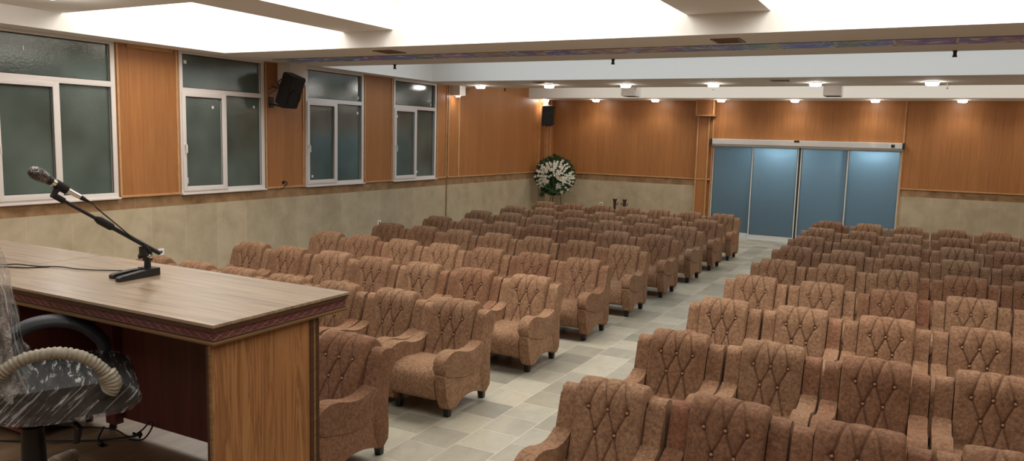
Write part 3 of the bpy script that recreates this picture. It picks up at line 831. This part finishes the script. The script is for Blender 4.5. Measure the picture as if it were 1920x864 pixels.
# ------------------------------------------------------------------ microphone stand and microphone
mx = -3.47
t = thing('microphone_stand', 'black desktop microphone stand with angled boom on a two prong base', 'microphone stand', (mx, 2.58, TZ))
bm = B()
for sx, y1 in ((-1, 2.40), (1, 2.365)):
    x0 = mx+sx*.042
    vs = []
    prof = [(2.60, 0), (y1, 0), (y1, .018), (y1+.012, .024), (2.50, .034), (2.60, .036)]
    # prong, tapering outward
    a = []; b_ = []
    for (yy, zz) in prof:
        k = (2.60-yy)/.2; cx = mx+sx*(.026+.022*k); w = .020-.004*k
        a.append(bm.verts.new((cx-w-mx, yy-2.58, zz))); b_.append(bm.verts.new((cx+w-mx, yy-2.58, zz)))
    bm.faces.new(a); bm.faces.new(list(reversed(b_)))
    for k in range(len(prof)): bm.faces.new((a[k], b_[k], b_[(k+1) % len(prof)], a[(k+1) % len(prof)]))
box(bm, -.046, .046, -.035, .03, 0, .040, 0, .006)
obj('base', bm, 'black', t, True, 30)
bm = B(); lathe(bm, [(.017, .038), (.016, .06), (.014, .085)], (0, -.01, 0), 16)
box(bm, -.012, .012, -.03, .012, .075, .125, 0, .004); box(bm, -.018, .018, -.045, .0, .105, .15, 0, .005)
obj('neck', bm, 'black', t, True, 35)
bm = B(); tube(bm, [(.012, -.014, .10), (.03, -.014, .10)], .011, 12); lathe(bm, [(.009, 0), (.009, .006), (0, .008)], mat=Matrix.Translation((.03, -.014, .10)) @ Matrix.Rotation(PI/2, 4, 'Y'), seg=12); obj('clamp_screw', bm, 'chrome', t, True, 35)
bm = B(); tube(bm, [(-.012, -.02, .10), (-.035, -.03, .096)], [.009, .014], 10); obj('clamp_knob', bm, 'black', t, True, 35)
A = Vector((0, .062, .104)); E_ = Vector((0, -.475, .432))       # boom ends relative to stand origin
D = (E_-A).normalized()
bm = B(); tube(bm, [A, A+D*.36], .0115, 14); tube(bm, [A+D*.34, E_], .0085, 14); obj('boom', bm, 'black', t, True, 40)
bm = B(); tube(bm, [A+D*.30, A+D*.31, A+D*.38, A+D*.40], [.013, .019, .019, .012], 14); obj('boom_collar', bm, 'black_soft', t, True, 40)
mdir = (Vector((0, 2.023, 2.277))-Vector((0, 2.239, 2.150))).normalized()
mtail = Vector((0, 2.225-2.58, 2.170-TZ)); 
bm = B(); tube(bm, [E_-D*.05, E_+D*.01], .014, 12)
nrm = Vector((0, 1, 1.7)).normalized()
c = mtail+mdir*.10
tube(bm, [E_, E_.lerp(c, .5)+Vector((0, -.01, 0)), c], [.012, .013, .014], 10)
tube(bm, [c-mdir*.028, c+mdir*.028], .0215, 16)
obj('microphone_clip', bm, 'black_soft', t, True, 40)
mic = thing('microphone', 'silver and black handheld microphone clipped at the end of the boom', 'microphone', Vector((mx, 2.58, TZ))+mtail)
q = Matrix.Rotation(0, 4, 'X'); rot = mdir.to_track_quat('Z', 'Y').to_matrix().to_4x4()
bm = B(); lathe(bm, [(.0, -.002), (.011, 0), (.012, .01), (.0135, .06), (.0165, .13), (.0185, .15), (.0185, .152)], mat=rot, seg=20); obj('handle', bm, 'chrome', mic, True, 40)
bm = B(); lathe(bm, [(.0187, .150), (.0200, .152), (.0205, .172), (.0200, .174)], mat=rot, seg=20); obj('collar', bm, 'black', mic, True, 40)
bm = B(); lathe(bm, [(.020, .172), (.025, .178), (.026, .183), (.026, .19), (.029, .197), (.031, .215), (.029, .236), (.022, .252), (.010, .260), (0, .2615)], mat=rot, seg=28)
obj('grille', bm, 'micgrille', mic, True, 60)
bm = B(); lathe(bm, [(.0, .001), (.0105, 0), (.0105, -.02), (.008, -.03), (.0055, -.05), (0, -.052)], mat=rot, seg=14); obj('plug', bm, 'black_soft', mic, True, 40)
# microphone mesh texture
M['micgrille'].node_tree  # (grille pattern as bump)
nt = M['micgrille'].node_tree; bb = [n for n in nt.nodes if n.type == 'BSDF_PRINCIPLED'][0]
vo = N(nt, 'ShaderNodeTexVoronoi', Scale=330); nt.links.new(mapped(nt, 'Object'), vo.inputs[0])
rr = ramp(nt, vo.outputs['Distance'], [(.25, lin(190, 186, 180)), (.55, lin(50, 48, 46))]); nt.links.new(rr.outputs[0], bb.inputs['Base Color']); bump(nt, bb, vo.outputs['Distance'], -.8, .002)
# cable: mic -> along boom -> neck -> across the desk
O = Vector((mx, 2.58, TZ))
pe = O+mtail-mdir*.05
pts = [pe, pe-mdir*.03, O+A+D*.40+Vector((.02, 0, .045)), O+A+D*.28+Vector((.02, 0, .018)), O+A+D*.14+Vector((.018, .0, -.015)), Vector((mx+.016, 2.545, TZ+.155)), Vector((mx+.02, 2.575, TZ+.115)),
       Vector((mx-.02, 2.60, TZ+.09)), Vector((mx-.05, 2.62, TZ+.05)), Vector((-3.56, 2.60, TZ+.012)), Vector((-3.72, 2.51, TZ+.006)), Vector((-3.86, 2.455, TZ+.006)), Vector((-4.0, 2.44, TZ+.006)), Vector((-4.09, 2.385, TZ+.006)), Vector((-4.2, 2.34, TZ+.012)), Vector((-4.3, 2.31, TZ+.006)), Vector((-4.55, 2.33, TZ+.006)), Vector((-4.9, 2.5, TZ+.006))]
bm = B(); tube(bm, catmull([tuple(p) for p in pts], 6, False), .0032, 8); tag(obj('microphone_cable', bm, 'black_soft', None, True), 'thin black cable running from the microphone across the desktop', 'cable')
pts = [(-4.05, 2.415, TZ+.0035), (-4.12, 2.33, TZ+.0035), (-4.25, 2.27, TZ+.0035), (-4.4, 2.2, TZ+.0035), (-4.7, 2.25, TZ+.0035)]
bm = B(); tube(bm, catmull(pts, 6, False), .003, 8); tag(obj('power_cable', bm, 'black_soft', None, True), 'second thin black cable lying on the desktop by the left frame edge', 'cable')

# ------------------------------------------------------------------ office chair (local: +y forward, x right)
oc = thing('office_chair', 'black office swivel chair wrapped in clear plastic film behind the desk', 'office chair', (-3.13, 1.82, STG), -math.radians(32))
def rounded(bm, prof, x0, x1, bev, seg=4): extrude_profile(bm, prof, x0, x1, bev, seg)
seat_prof = catmull([(y+.03, z+.055) for y, z in [(-.23, .42), (-.25, .455), (-.23, .49), (-.1, .49), (.1, .495), (.2, .493), (.28, .47), (.310, .43), (.29, .395), (.2, .375), (0, .37), (-.15, .385)]], 4)
bm = B(); rounded(bm, seat_prof, -.25, .25, .045); obj('seat', bm, 'black_mesh', oc, True, 60)
sw_prof = [(y*1.025, .49+(z-.49)*1.12-.004) for y, z in seat_prof]
bm = B(); rounded(bm, sw_prof, -.262, .262, .05)
bmesh.ops.subdivide_edges(bm, edges=[e for e in bm.edges if e.calc_length() > .05], cuts=4, use_grid_fill=True)
for v in bm.verts:
    nz = noise.noise(Vector((v.co.x*6, v.co.y*14, v.co.z*8))); v.co += v.co.normalized()*nz*.005
obj('seat_film', bm, 'wrap', oc, True, 60)
bk = catmull([(y+.15, z) for y, z in [(-.24, .50), (-.275, .60), (-.29, .75), (-.31, .95), (-.335, 1.05), (-.365, 1.055), (-.37, .95), (-.345, .75), (-.325, .58), (-.29, .49)]], 4)
bm = B(); rounded(bm, bk, -.235, .235, .03); obj('backrest', bm, 'black_mesh', oc, True, 60)
bm = B(); rounded(bm, [(-.110+(y+.155)*1.5, .77+(z-.77)*1.04) for y, z in bk], -.25, .25, .035)
bmesh.ops.subdivide_edges(bm, edges=[e for e in bm.edges if e.calc_length() > .05], cuts=4, use_grid_fill=True)
for v in bm.verts:
    v.co += Vector((noise.noise(v.co*9), noise.noise(v.co*9+Vector((5, 0, 0))), 0))*.014
obj('backrest_film', bm, 'wrap2', oc, True, 60)
bm = B(); tube(bm, catmull([(0, -.19, .60), (0, -.25, .50), (0, -.22, .41), (0, -.1, .405)], 5, False), .028, 10, 0, .5); obj('back_bracket', bm, 'black', oc, True, 50)
# arms: loop from backrest forward and round down to the seat side
def arm_path(s):
    x = s*.285
    return [(s*.235, -.21, .54), (x-s*.01, -.165, .60), (x-s*.005, -.115, .65), (x, -.045, .69), (x, .05, .70), (x, .14, .675), (x, .205, .62), (x, .238, .56), (x-s*.004, .215, .51), (x-s*.012, .15, .485), (s*.255, .08, .475)]
bm = B(); tube(bm, catmull(arm_path(-1), 6, False), .036, 14, 0, .7); obj('armrest', bm, 'arm_black', oc, True, 60)
near = arm_path(1)[:8]+[(.265, .215, .515), (.24, .19, .49)]
bm = B(); tube(bm, catmull(near, 6, False), .020, 14, 0, .8); ra = obj('armrest', bm, 'arm_black', oc, True, 60)
pr = catmull(near, 16, False); bm = B()
pr = pr[6:-22]
tube(bm, pr, [.0262+.0030*math.sin(i*2.1)+(.013 if i > len(pr)*.82 else 0)+.001*random.random() for i in range(len(pr))], 14, 0, .85)
for v in bm.verts: v.co += Vector((noise.noise(v.co*60), noise.noise(v.co*60+Vector((9, 0, 0))), noise.noise(v.co*60+Vector((0, 9, 0)))))*.003
w_ = obj('foam_sleeve', bm, 'bubble', ra, True, 70); w_['label'] = 'cream foam wrap around the near armrest'
bm = B(); box(bm, -.11, .11, -.15, .10, .385, .43, 0, .01); obj('tilt_mechanism', bm, 'black', oc, True, 40)
bm = B(); tube(bm, [(.08, .05, .40), (.15, .10, .385), (.17, .12, .35), (.165, .11, .29)], [.007, .007, .018, .014], 10, 0, .6); obj('lever', bm, 'black', oc, True, 50)
bm = B(); lathe(bm, [(.028, .39), (.028, .33), (.042, .328), (.047, .13), (.062, .125), (.066, .08)], (0, -.045, 0), seg=20); obj('gas_column', bm, 'black', oc, True, 40)
bs = obj('star_base', (lambda b: (lathe(b, [(.068, .11), (.075, .10), (.075, .055), (0, .05)], (0, -.045, 0), seg=20), b)[1])(B()), 'black', oc, True, 40)
for k in range(5):
    a = 2*PI*k/5+math.radians(84)
    c, s_ = math.cos(a), math.sin(a)
    bm = B(); tube(bm, [(c*.05, s_*.05, .085), (c*.18, s_*.18, .082), (c*.30, s_*.30, .062)], [.030, .026, .018], 10, 0, .75); lg = obj('base_leg', bm, 'black', bs, True, 50); lg.location = (0, -.045, 0)
    bm = B(); tube(bm, [(c*.09, s_*.09, .087), (c*.18, s_*.18, .088), (c*.27, s_*.27, .072), (c*.335, s_*.335, .06)], [.040, .040, .036, .03], 10, 0, .9)
    for v in bm.verts: v.co += Vector((noise.noise(v.co*25), noise.noise(v.co*25+Vector((4, 0, 0))), noise.noise(v.co*25+Vector((0, 7, 0)))))*.008
    obj('leg_film', bm, 'base_wrap', bs, True, 60).location = (0, -.045, 0)
    bm = B()
    n_ = Vector((-s_, c, 0)); C0 = Vector((c*.31, s_*.31, .0255))
    for q_ in (-1, 1): tube(bm, [C0+n_*.006*q_, C0+n_*.022*q_], .025, 16)
    tube(bm, [C0+Vector((0, 0, .02)), C0+Vector((0, 0, .04))], .008, 8); obj('caster', bm, 'black_soft', bs, True, 40).location = (0, -.045, 0)

# cables on the stage floor
z = STG+.0045
def floor_cable(pts, label, r=.0042):
    bm = B(); tube(bm, catmull(pts, 7, False), r, 8); tag(obj('floor_cable', bm, 'black_soft', None, True), label, 'cable', 'black cables on the stage floor')
floor_cable([(-4.3, 2.2, z), (-3.95, 2.28, z), (-3.72, 2.40, z), (-3.55, 2.41, z+.02), (-3.45, 2.42, z), (-3.38, 2.44, z+.04), (-3.34, 2.46, z+.085), (-3.31, 2.45, z+.07), (-3.34, 2.42, z+.01), (-3.42, 2.40, z)], 'black cable with a raised loop on the stage floor by the desk panel')
floor_cable([(-3.95, 2.05, z), (-3.70, 2.17, z+.010), (-3.55, 2.30, z), (-3.46, 2.35, z+.012), (-3.40, 2.42, z+.014), (-3.43, 2.445, z+.01)], 'black cable trailing from the office chair base towards the knotted plug')
pl = thing('power_plug', 'black plug with a stubby lead lying on the stage floor', 'plug', (-3.50, 2.29, STG))
bm = B(); tube(bm, [(0, 0, .012), (.03, -.01, .014), (.05, -.015, .012)], [.008, .014, .011], 10); obj('plug_body', bm, 'black', pl, True, 50)
bm = B(); tube(bm, catmull([(0, 0, .012), (-.04, .03, .02), (-.09, .09, .04)], 5, False), [.0045]*11, 8); obj('plug_lead', bm, 'black_soft', pl, True, 50)
kn = thing('cable_knot', 'knotted black cable joint on the floor by the desk foot', 'cable', (-3.40, 2.43, STG))
bm = B(); tube(bm, catmull([(.02, 0, .01), (.0, .02, .025), (-.025, 0, .012), (0, -.02, .02), (.03, .0, .03), (.0, .015, .012), (-.02, -.01, .03)], 6, False), .006, 8); obj('knot', bm, 'black_soft', kn, True, 50)

# ------------------------------------------------------------------ wall speakers
def speaker(loc, rz, tilt, label, bracket_to, s=1.0):
    t = thing('wall_speaker', label, 'loudspeaker', loc, rz, 'black loudspeakers on the walls')
    R_ = Matrix.Rotation(tilt, 4, 'X')           # local: front at -y
    w, h, dp = .17*s, .28*s, .15*s
    bm = B()
    sec = [(-w, -dp), (w, -dp), (w, -dp+.06*s), (w*.62, dp), (-w*.62, dp), (-w, -dp+.06*s)]
    a = [bm.verts.new(R_ @ Vector((x, y, -h))) for x, y in sec]; b_ = [bm.verts.new(R_ @ Vector((x, y, h))) for x, y in sec]
    bm.faces.new(a); bm.faces.new(b_)
    for k in range(6): bm.faces.new((a[k], a[(k+1) % 6], b_[(k+1) % 6], b_[k]))
    bmesh.ops.bevel(bm, geom=list(bm.edges), offset=.018*s, segments=3, affect='EDGES')
    cab = obj('cabinet', bm, 'black', t, True, 35)
    bm = B()
    T = R_ @ Matrix.Translation((0, -dp-.002, -.09*s)) @ Matrix.Rotation(PI/2, 4, 'X')
    lathe(bm, [(.150*s, 0), (.150*s, .010*s), (.135*s, .012*s), (.128*s, -.004), (.04*s, -.03*s), (0, -.02*s)], mat=T, seg=32); obj('woofer', bm, 'black_soft', t, True, 35)
    bm = B(); vs = [bm.verts.new(R_ @ Vector(p)) for p in [(-.12*s, -dp-.002, .10*s), (.12*s, -dp-.002, .10*s), (.12*s, -dp-.002, .23*s), (-.12*s, -dp-.002, .23*s)]]
    f = bm.faces.new(vs); r = bmesh.ops.inset_region(bm, faces=[f], thickness=.03*s, depth=-.012*s); obj('horn', bm, 'black_soft', t)
    for x in (-.11*s, .11*s):
        bm = B(); p = R_ @ Vector((x, -.05*s, -h)); lathe(bm, [(.018*s, 0), (.015*s, -.025*s), (0, -.026*s)], tuple(p), 12); obj('rubber_foot', bm, 'black_soft', t, True, 40)
    # bracket, expressed in local space
    inv = (Matrix.Translation(loc) @ Matrix.Rotation(rz, 4, 'Z')).inverted()
    wp, nr = Vector(bracket_to[0]), Vector(bracket_to[1])
    bm = B(); 
    side = Vector((-nr.y, nr.x, 0))
    pl_ = []
    for dx in (0, .02):
        for (u, v) in ((-.05, -.09), (.05, -.09), (.05, .09), (-.05, .09)): pl_.append(bm.verts.new(inv @ (wp+nr*dx+side*u+Vector((0, 0, v)))))
    for f in ((0, 1, 2, 3), (4, 5, 6, 7), (0, 1, 5, 4), (1, 2, 6, 5), (2, 3, 7, 6), (3, 0, 4, 7)): bm.faces.new([pl_[i] for i in f])
    under = R_ @ Vector((0, .03, -h))
    tube(bm, [inv @ (wp+nr*.02+Vector((0, 0, -.03))), inv @ (wp+nr*.13+Vector((0, 0, -.05))), under+Vector((0, .02, -.03)), under+Vector((0, 0, .0))], .016, 10)
    obj('wall_bracket', bm, 'black', t, True, 35)
    return t
speaker((-9.60, 9.90, 3.18), PI/2+math.radians(3), math.radians(22), 'large black loudspeaker tilted on a bracket between the second and third windows', ((XL, 9.86, 2.98), (1, 0, 0)), .98)
sp2 = speaker((-9.66, 20.10, 3.14), math.radians(38), math.radians(8), 'smaller black loudspeaker high in the far corner above the flower wreath', ((-9.74, 20.5, 2.97), (1, 0, 0)))
bm = B()
tube(bm, catmull([(XL+.01, 9.86, 3.28), (XL+.06, 9.95, 3.22), (XL+.05, 9.99, 3.34), (XL+.12, 10.05, 3.40), (XL+.16, 10.0, 3.3)], 5, False), .008, 6)
tube(bm, catmull([(XL+.01, 9.80, 3.20), (XL+.07, 9.9, 3.24), (XL+.06, 10.0, 3.2), (XL+.15, 10.02, 3.18)], 5, False), .007, 6)
tube(bm, catmull([(XL+.01, 9.82, 3.12), (XL+.07, 9.92, 3.2), (XL+.09, 9.99, 3.3), (XL+.16, 10.06, 3.36)], 5, False), .007, 6)
tag(obj('speaker_cable', bm, 'bronze', None, True), 'tangle of thin brown wires behind the large tilted loudspeaker', 'cable')

# ------------------------------------------------------------------ wall outlets
def outlet(loc, axis, label, s=1.0):
    t = thing('wall_outlet', label, 'wall outlet', loc, 0, 'white wall outlets')
    bm = B(); k = .05*s
    if axis == 'x': box(bm, 0, .012, -k, k, -k, k, 0, .004)
    else: box(bm, -k, k, -.012, 0, -k, k, 0, .004)
    obj('cover', bm, 'outlet', t)
    bm = B(); T = Matrix.Rotation(PI/2, 4, 'Y') if axis == 'x' else Matrix.Rotation(PI/2, 4, 'X')
    lathe(bm, [(.022*s, .0125), (.022*s, .0135), (.018*s, .0135), (.016*s, .011), (0, .011)], mat=T, seg=16); obj('socket', bm, 'ventdark', t)
outlet((XL, 12.85, .655), 'x', 'white socket low on the left wall behind the third row')
outlet((XL, 7.62, .66), 'x', 'white socket on the left wall just beyond the microphone stand')
outlet((-8.16, YB, .66), 'y', 'white socket on the back wall between the wreath and the bronze posts')
t = thing('wall_cable_stub', 'black wire stub poking from the wood panel under the large loudspeaker', 'cable', (XL, 10.13, 1.60))
bm = B(); lathe(bm, [(.03, 0), (.03, .01), (0, .011)], mat=Matrix.Rotation(PI/2, 4, 'Y'), seg=14); obj('hole_plate', bm, 'black', t)
bm = B(); tube(bm, catmull([(.005, 0, 0), (.05, .02, .015), (.06, .03, -.03), (.03, 0, -.07), (.02, -.05, -.10), (.02, -.09, -.095)], 5, False), .008, 8); obj('wire', bm, 'black_soft', t, True)

# ------------------------------------------------------------------ bronze posts by the back wall
def post(x, label, hook):
    t = thing('barrier_post', label, 'barrier post', (x, 20.45, 0), 0, 'bronze barrier posts by the back wall')
    bm = B(); lathe(bm, [(.12, 0), (.12, .015), (.05, .03), (.03, .05)], seg=24); obj('post_base', bm, 'bronze', t, True, 40)
    bm = B(); lathe(bm, [(.026, .04), (.026, .55), (.032, .56), (.034, .70), (.045, .78), (.045, .80), (0, .802)], seg=16); obj('pole', bm, 'bronze', t, True, 40)
    bm = B(); lathe(bm, [(.038, .80), (.055, .81), (.06, .85), (.045, .855), (.04, .83), (0, .825)], seg=16)
    for s_ in (-1, 1): tube(bm, [(s_*.03, 0, .84), (s_*.062, 0, .865)], .012, 8)
    obj('post_head', bm, 'bronze', t, True, 40)
    for s_ in hook:
        bm = B(); tube(bm, catmull([(s_*.03, 0, .76), (s_*.05, 0, .70), (s_*.08, 0, .705), (s_*.092, 0, .74), (s_*.08, 0, .765)], 5, False), .011, 8); obj('rope_hook', bm, 'bronze', t, True)
post(-7.64, 'dark bronze barrier post with one hook, left of the pair', (1,))
post(-7.35, 'dark bronze barrier post with two hooks, right of the pair', (-1, 1))

# ------------------------------------------------------------------ flower wreath on an easel
wr = thing('flower_wreath', 'tall oval wreath of green leaves and white flowers on a thin easel', 'flower wreath', (-9.28, 19.95, 0), math.radians(22))
rnd = random.Random(3)
def leaf(bm, c, d, up, L, W):
    d = d.normalized(); s_ = d.cross(up)
    if s_.length < .05: s_ = d.cross(Vector((1, 0, 0)))
    s_.normalize(); n = s_.cross(d)
    p = [c, c+d*L*.35+s_*W+n*.15*W, c+d*L*.75+s_*W*.7, c+d*L-n*.25*L, c+d*L*.75-s_*W*.7, c+d*L*.35-s_*W+n*.15*W]
    m_ = bm.verts.new(c+d*L*.5-n*W*.35); v = [bm.verts.new(q) for q in p]
    for k in range(6): bm.faces.new((v[k], v[(k+1) % 6], m_))
RX, RZ, CZ = .56, .53, 1.45
bm = B()
lathe(bm, [(0, .03), (.44, .03), (.46, 0), (.44, -.04), (0, -.04)], mat=Matrix.Translation((0, .06, CZ)) @ Matrix.Diagonal((1.02, 1, 1, 1)) @ Matrix.Rotation(PI/2, 4, 'X'), seg=26)
for k in range(2300):
    a = rnd.uniform(0, 2*PI); r = math.sqrt(rnd.random())
    x, zz = RX*r*math.cos(a), RZ*r*math.sin(a)
    y = -.20*(1-r*r)+rnd.uniform(-.03, .05)
    d = Vector((math.cos(a)*(.4+r), -.7+r*.5+rnd.uniform(-.4, .2), math.sin(a)*(.4+r)+rnd.uniform(-.5, .5)))
    leaf(bm, Vector((x*.94, y, CZ+zz*.94)), d, Vector((rnd.uniform(-1, 1), rnd.uniform(-1, 1), 1)), rnd.uniform(.05, .12), rnd.uniform(.014, .026))
for k in range(60):   # large broad leaves low in front, trailing sprays
    a = rnd.uniform(PI*1.15, PI*1.85); x, zz = .3*math.cos(a), .45*math.sin(a)
    leaf(bm, Vector((x, -.15, CZ+zz+.05)), Vector((rnd.uniform(-.6, .6), -.5, rnd.uniform(-1, .1))), Vector((0, -1, .3)), rnd.uniform(.11, .17), .04)
for k in range(10): leaf(bm, Vector((rnd.uniform(-.06, .06), 0, CZ+.48)), Vector((rnd.uniform(-.5, .3), 0, 1)), Vector((0, 1, 0)), .14, .018)
for k in range(24): leaf(bm, Vector((-.36+rnd.uniform(-.06, .06), -.02, CZ-.42-k*.005)), Vector((rnd.uniform(-.4, .6), -.2, -1)), Vector((0, 1, 0)), .12, .012)
obj('foliage', bm, 'leaf', wr)
def blossom(bm, c, n, s, petals=5):
    n = n.normalized(); a = n.cross(Vector((.3, .2, 1))).normalized(); b_ = n.cross(a)
    for k in range(petals):
        t = 2*PI*k/petals+rnd.random()*.4; d = (a*math.cos(t)+b_*math.sin(t)+n*.45)
        leaf(bm, c, d, n, s, s*.23)
def spike(i, a, r0, r1, mat='petal', n=6, s=.044):
    bm = B()
    for k in range(n):
        r = r0+(r1-r0)*k/(n-1); x, zz = RX*r*math.cos(a), RZ*r*math.sin(a)
        y = -.24*(1-r*r)-.06
        blossom(bm, Vector((x+rnd.uniform(-.02, .02), y, CZ+zz+rnd.uniform(-.02, .02))), Vector((math.cos(a)*.4, -1, math.sin(a)*.4+.2)), s*rnd.uniform(.8, 1.25))
    obj('flower_spike', bm, mat, wr)
for i in range(32):
    a = -.75+i*(PI+1.5)/31+rnd.uniform(-.08, .08)
    r0 = rnd.uniform(.05, .62); spike(i, a, r0, min(.95, r0+rnd.uniform(.3, .45)), n=5)
for i, a in enumerate((2.9, 3.2, 3.45, 3.65, -.1, -.3, -.5, 3.85)): spike(i, a, .45, .95)
spike(0, -1.15, .55, .88, 'petal', 6, .075); spike(1, -1.3, .6, .85, 'petal', 4, .07)
spike(2, -.45, .16, .36, 'petal_y', 4, .034)
for (xa, xb, ya, yb) in ((-.05, -.20, .02, .05), (.0, -.12, .04, .30), (.12, .26, .02, .05)):
    bm = B(); tube(bm, [(xa, ya+.03, 1.35), (xb, yb, 0)], .010, 8); obj('easel_leg', bm, 'easel', wr, True)

# ------------------------------------------------------------------ lights
def area(x, y, z, sx, sy, e, col, name='coffer_light'):
    L = bpy.data.lights.new(name, 'AREA'); L.shape = 'RECTANGLE'; L.size = sx; L.size_y = sy; L.energy = e; L.color = col
    o = bpy.data.objects.new(name, L); COL.objects.link(o); o.location = (x, y, z); return o
W1 = (1.0, .985, .94); W2 = (.80, .92, 1.0)
for (x, sx) in ((-8.4, 2.0), (-4.4, 3.4), (.4, 3.4)):
    area(x, 7.3, ZC-.02, sx, 1.9, 56*sx, W1)
    area(x, 2.6, ZC-.02, sx, 2.6, 27*sx, W1)
    area(x, -1.2, ZC-.02, sx, 2.6, 20*sx, W1)
area(-2.7, 12.45, ZC-.02, 12.6, 2.6, 235, W2)
area(-2.7, 17.95, ZC-.02, 12.6, 2.2, 215, (.98, .98, .93))  # light added in the unlit rear bay, lifts the far rows
for x in (-3.35, -1.15):
    L = bpy.data.lights.new('lobby_light', 'POINT'); L.energy = 170; L.color = (.72, .9, 1); L.shadow_soft_size = .1
    o = bpy.data.objects.new('lobby_light', L); COL.objects.link(o); o.location = (x, YB+.38, 2.66)
area(-2.7, YB+1.9, 3.18, 6, 1.5, 95, (.70, .88, 1), 'lobby_panel')

w = bpy.data.worlds.new('night'); SC.world = w; w.use_nodes = True
w.node_tree.nodes['Background'].inputs[0].default_value = (.01, .012, .015, 1)

# ------------------------------------------------------------------ camera
yaw, pitch, roll, F = .48887439, -.12012735, .02679128, 1451.12
f = Vector((-math.sin(yaw)*math.cos(pitch), math.cos(yaw)*math.cos(pitch), math.sin(pitch)))
r0 = Vector((math.cos(yaw), math.sin(yaw), 0)); u0 = r0.cross(f)
r = r0*math.cos(roll)+u0*math.sin(roll); u = -r0*math.sin(roll)+u0*math.cos(roll)
cam = bpy.data.cameras.new('camera'); co = bpy.data.objects.new('camera', cam); COL.objects.link(co)
cam.sensor_width = 36; cam.lens = F/1920*36; cam.clip_start = .05
m = Matrix((r, u, -f)).transposed().to_4x4(); m.translation = (0, 0, 2.5); co.matrix_world = m
SC.camera = co
SC.cycles.use_denoising = True
SC.cycles.max_bounces = 8; SC.cycles.diffuse_bounces = 5; SC.cycles.sample_clamp_indirect = 6
SC.view_settings.view_transform = 'Standard'; SC.view_settings.look = 'None'
SC.view_settings.gamma = 1; SC.view_settings.use_curve_mapping = False
SC.view_settings.exposure = -0.22
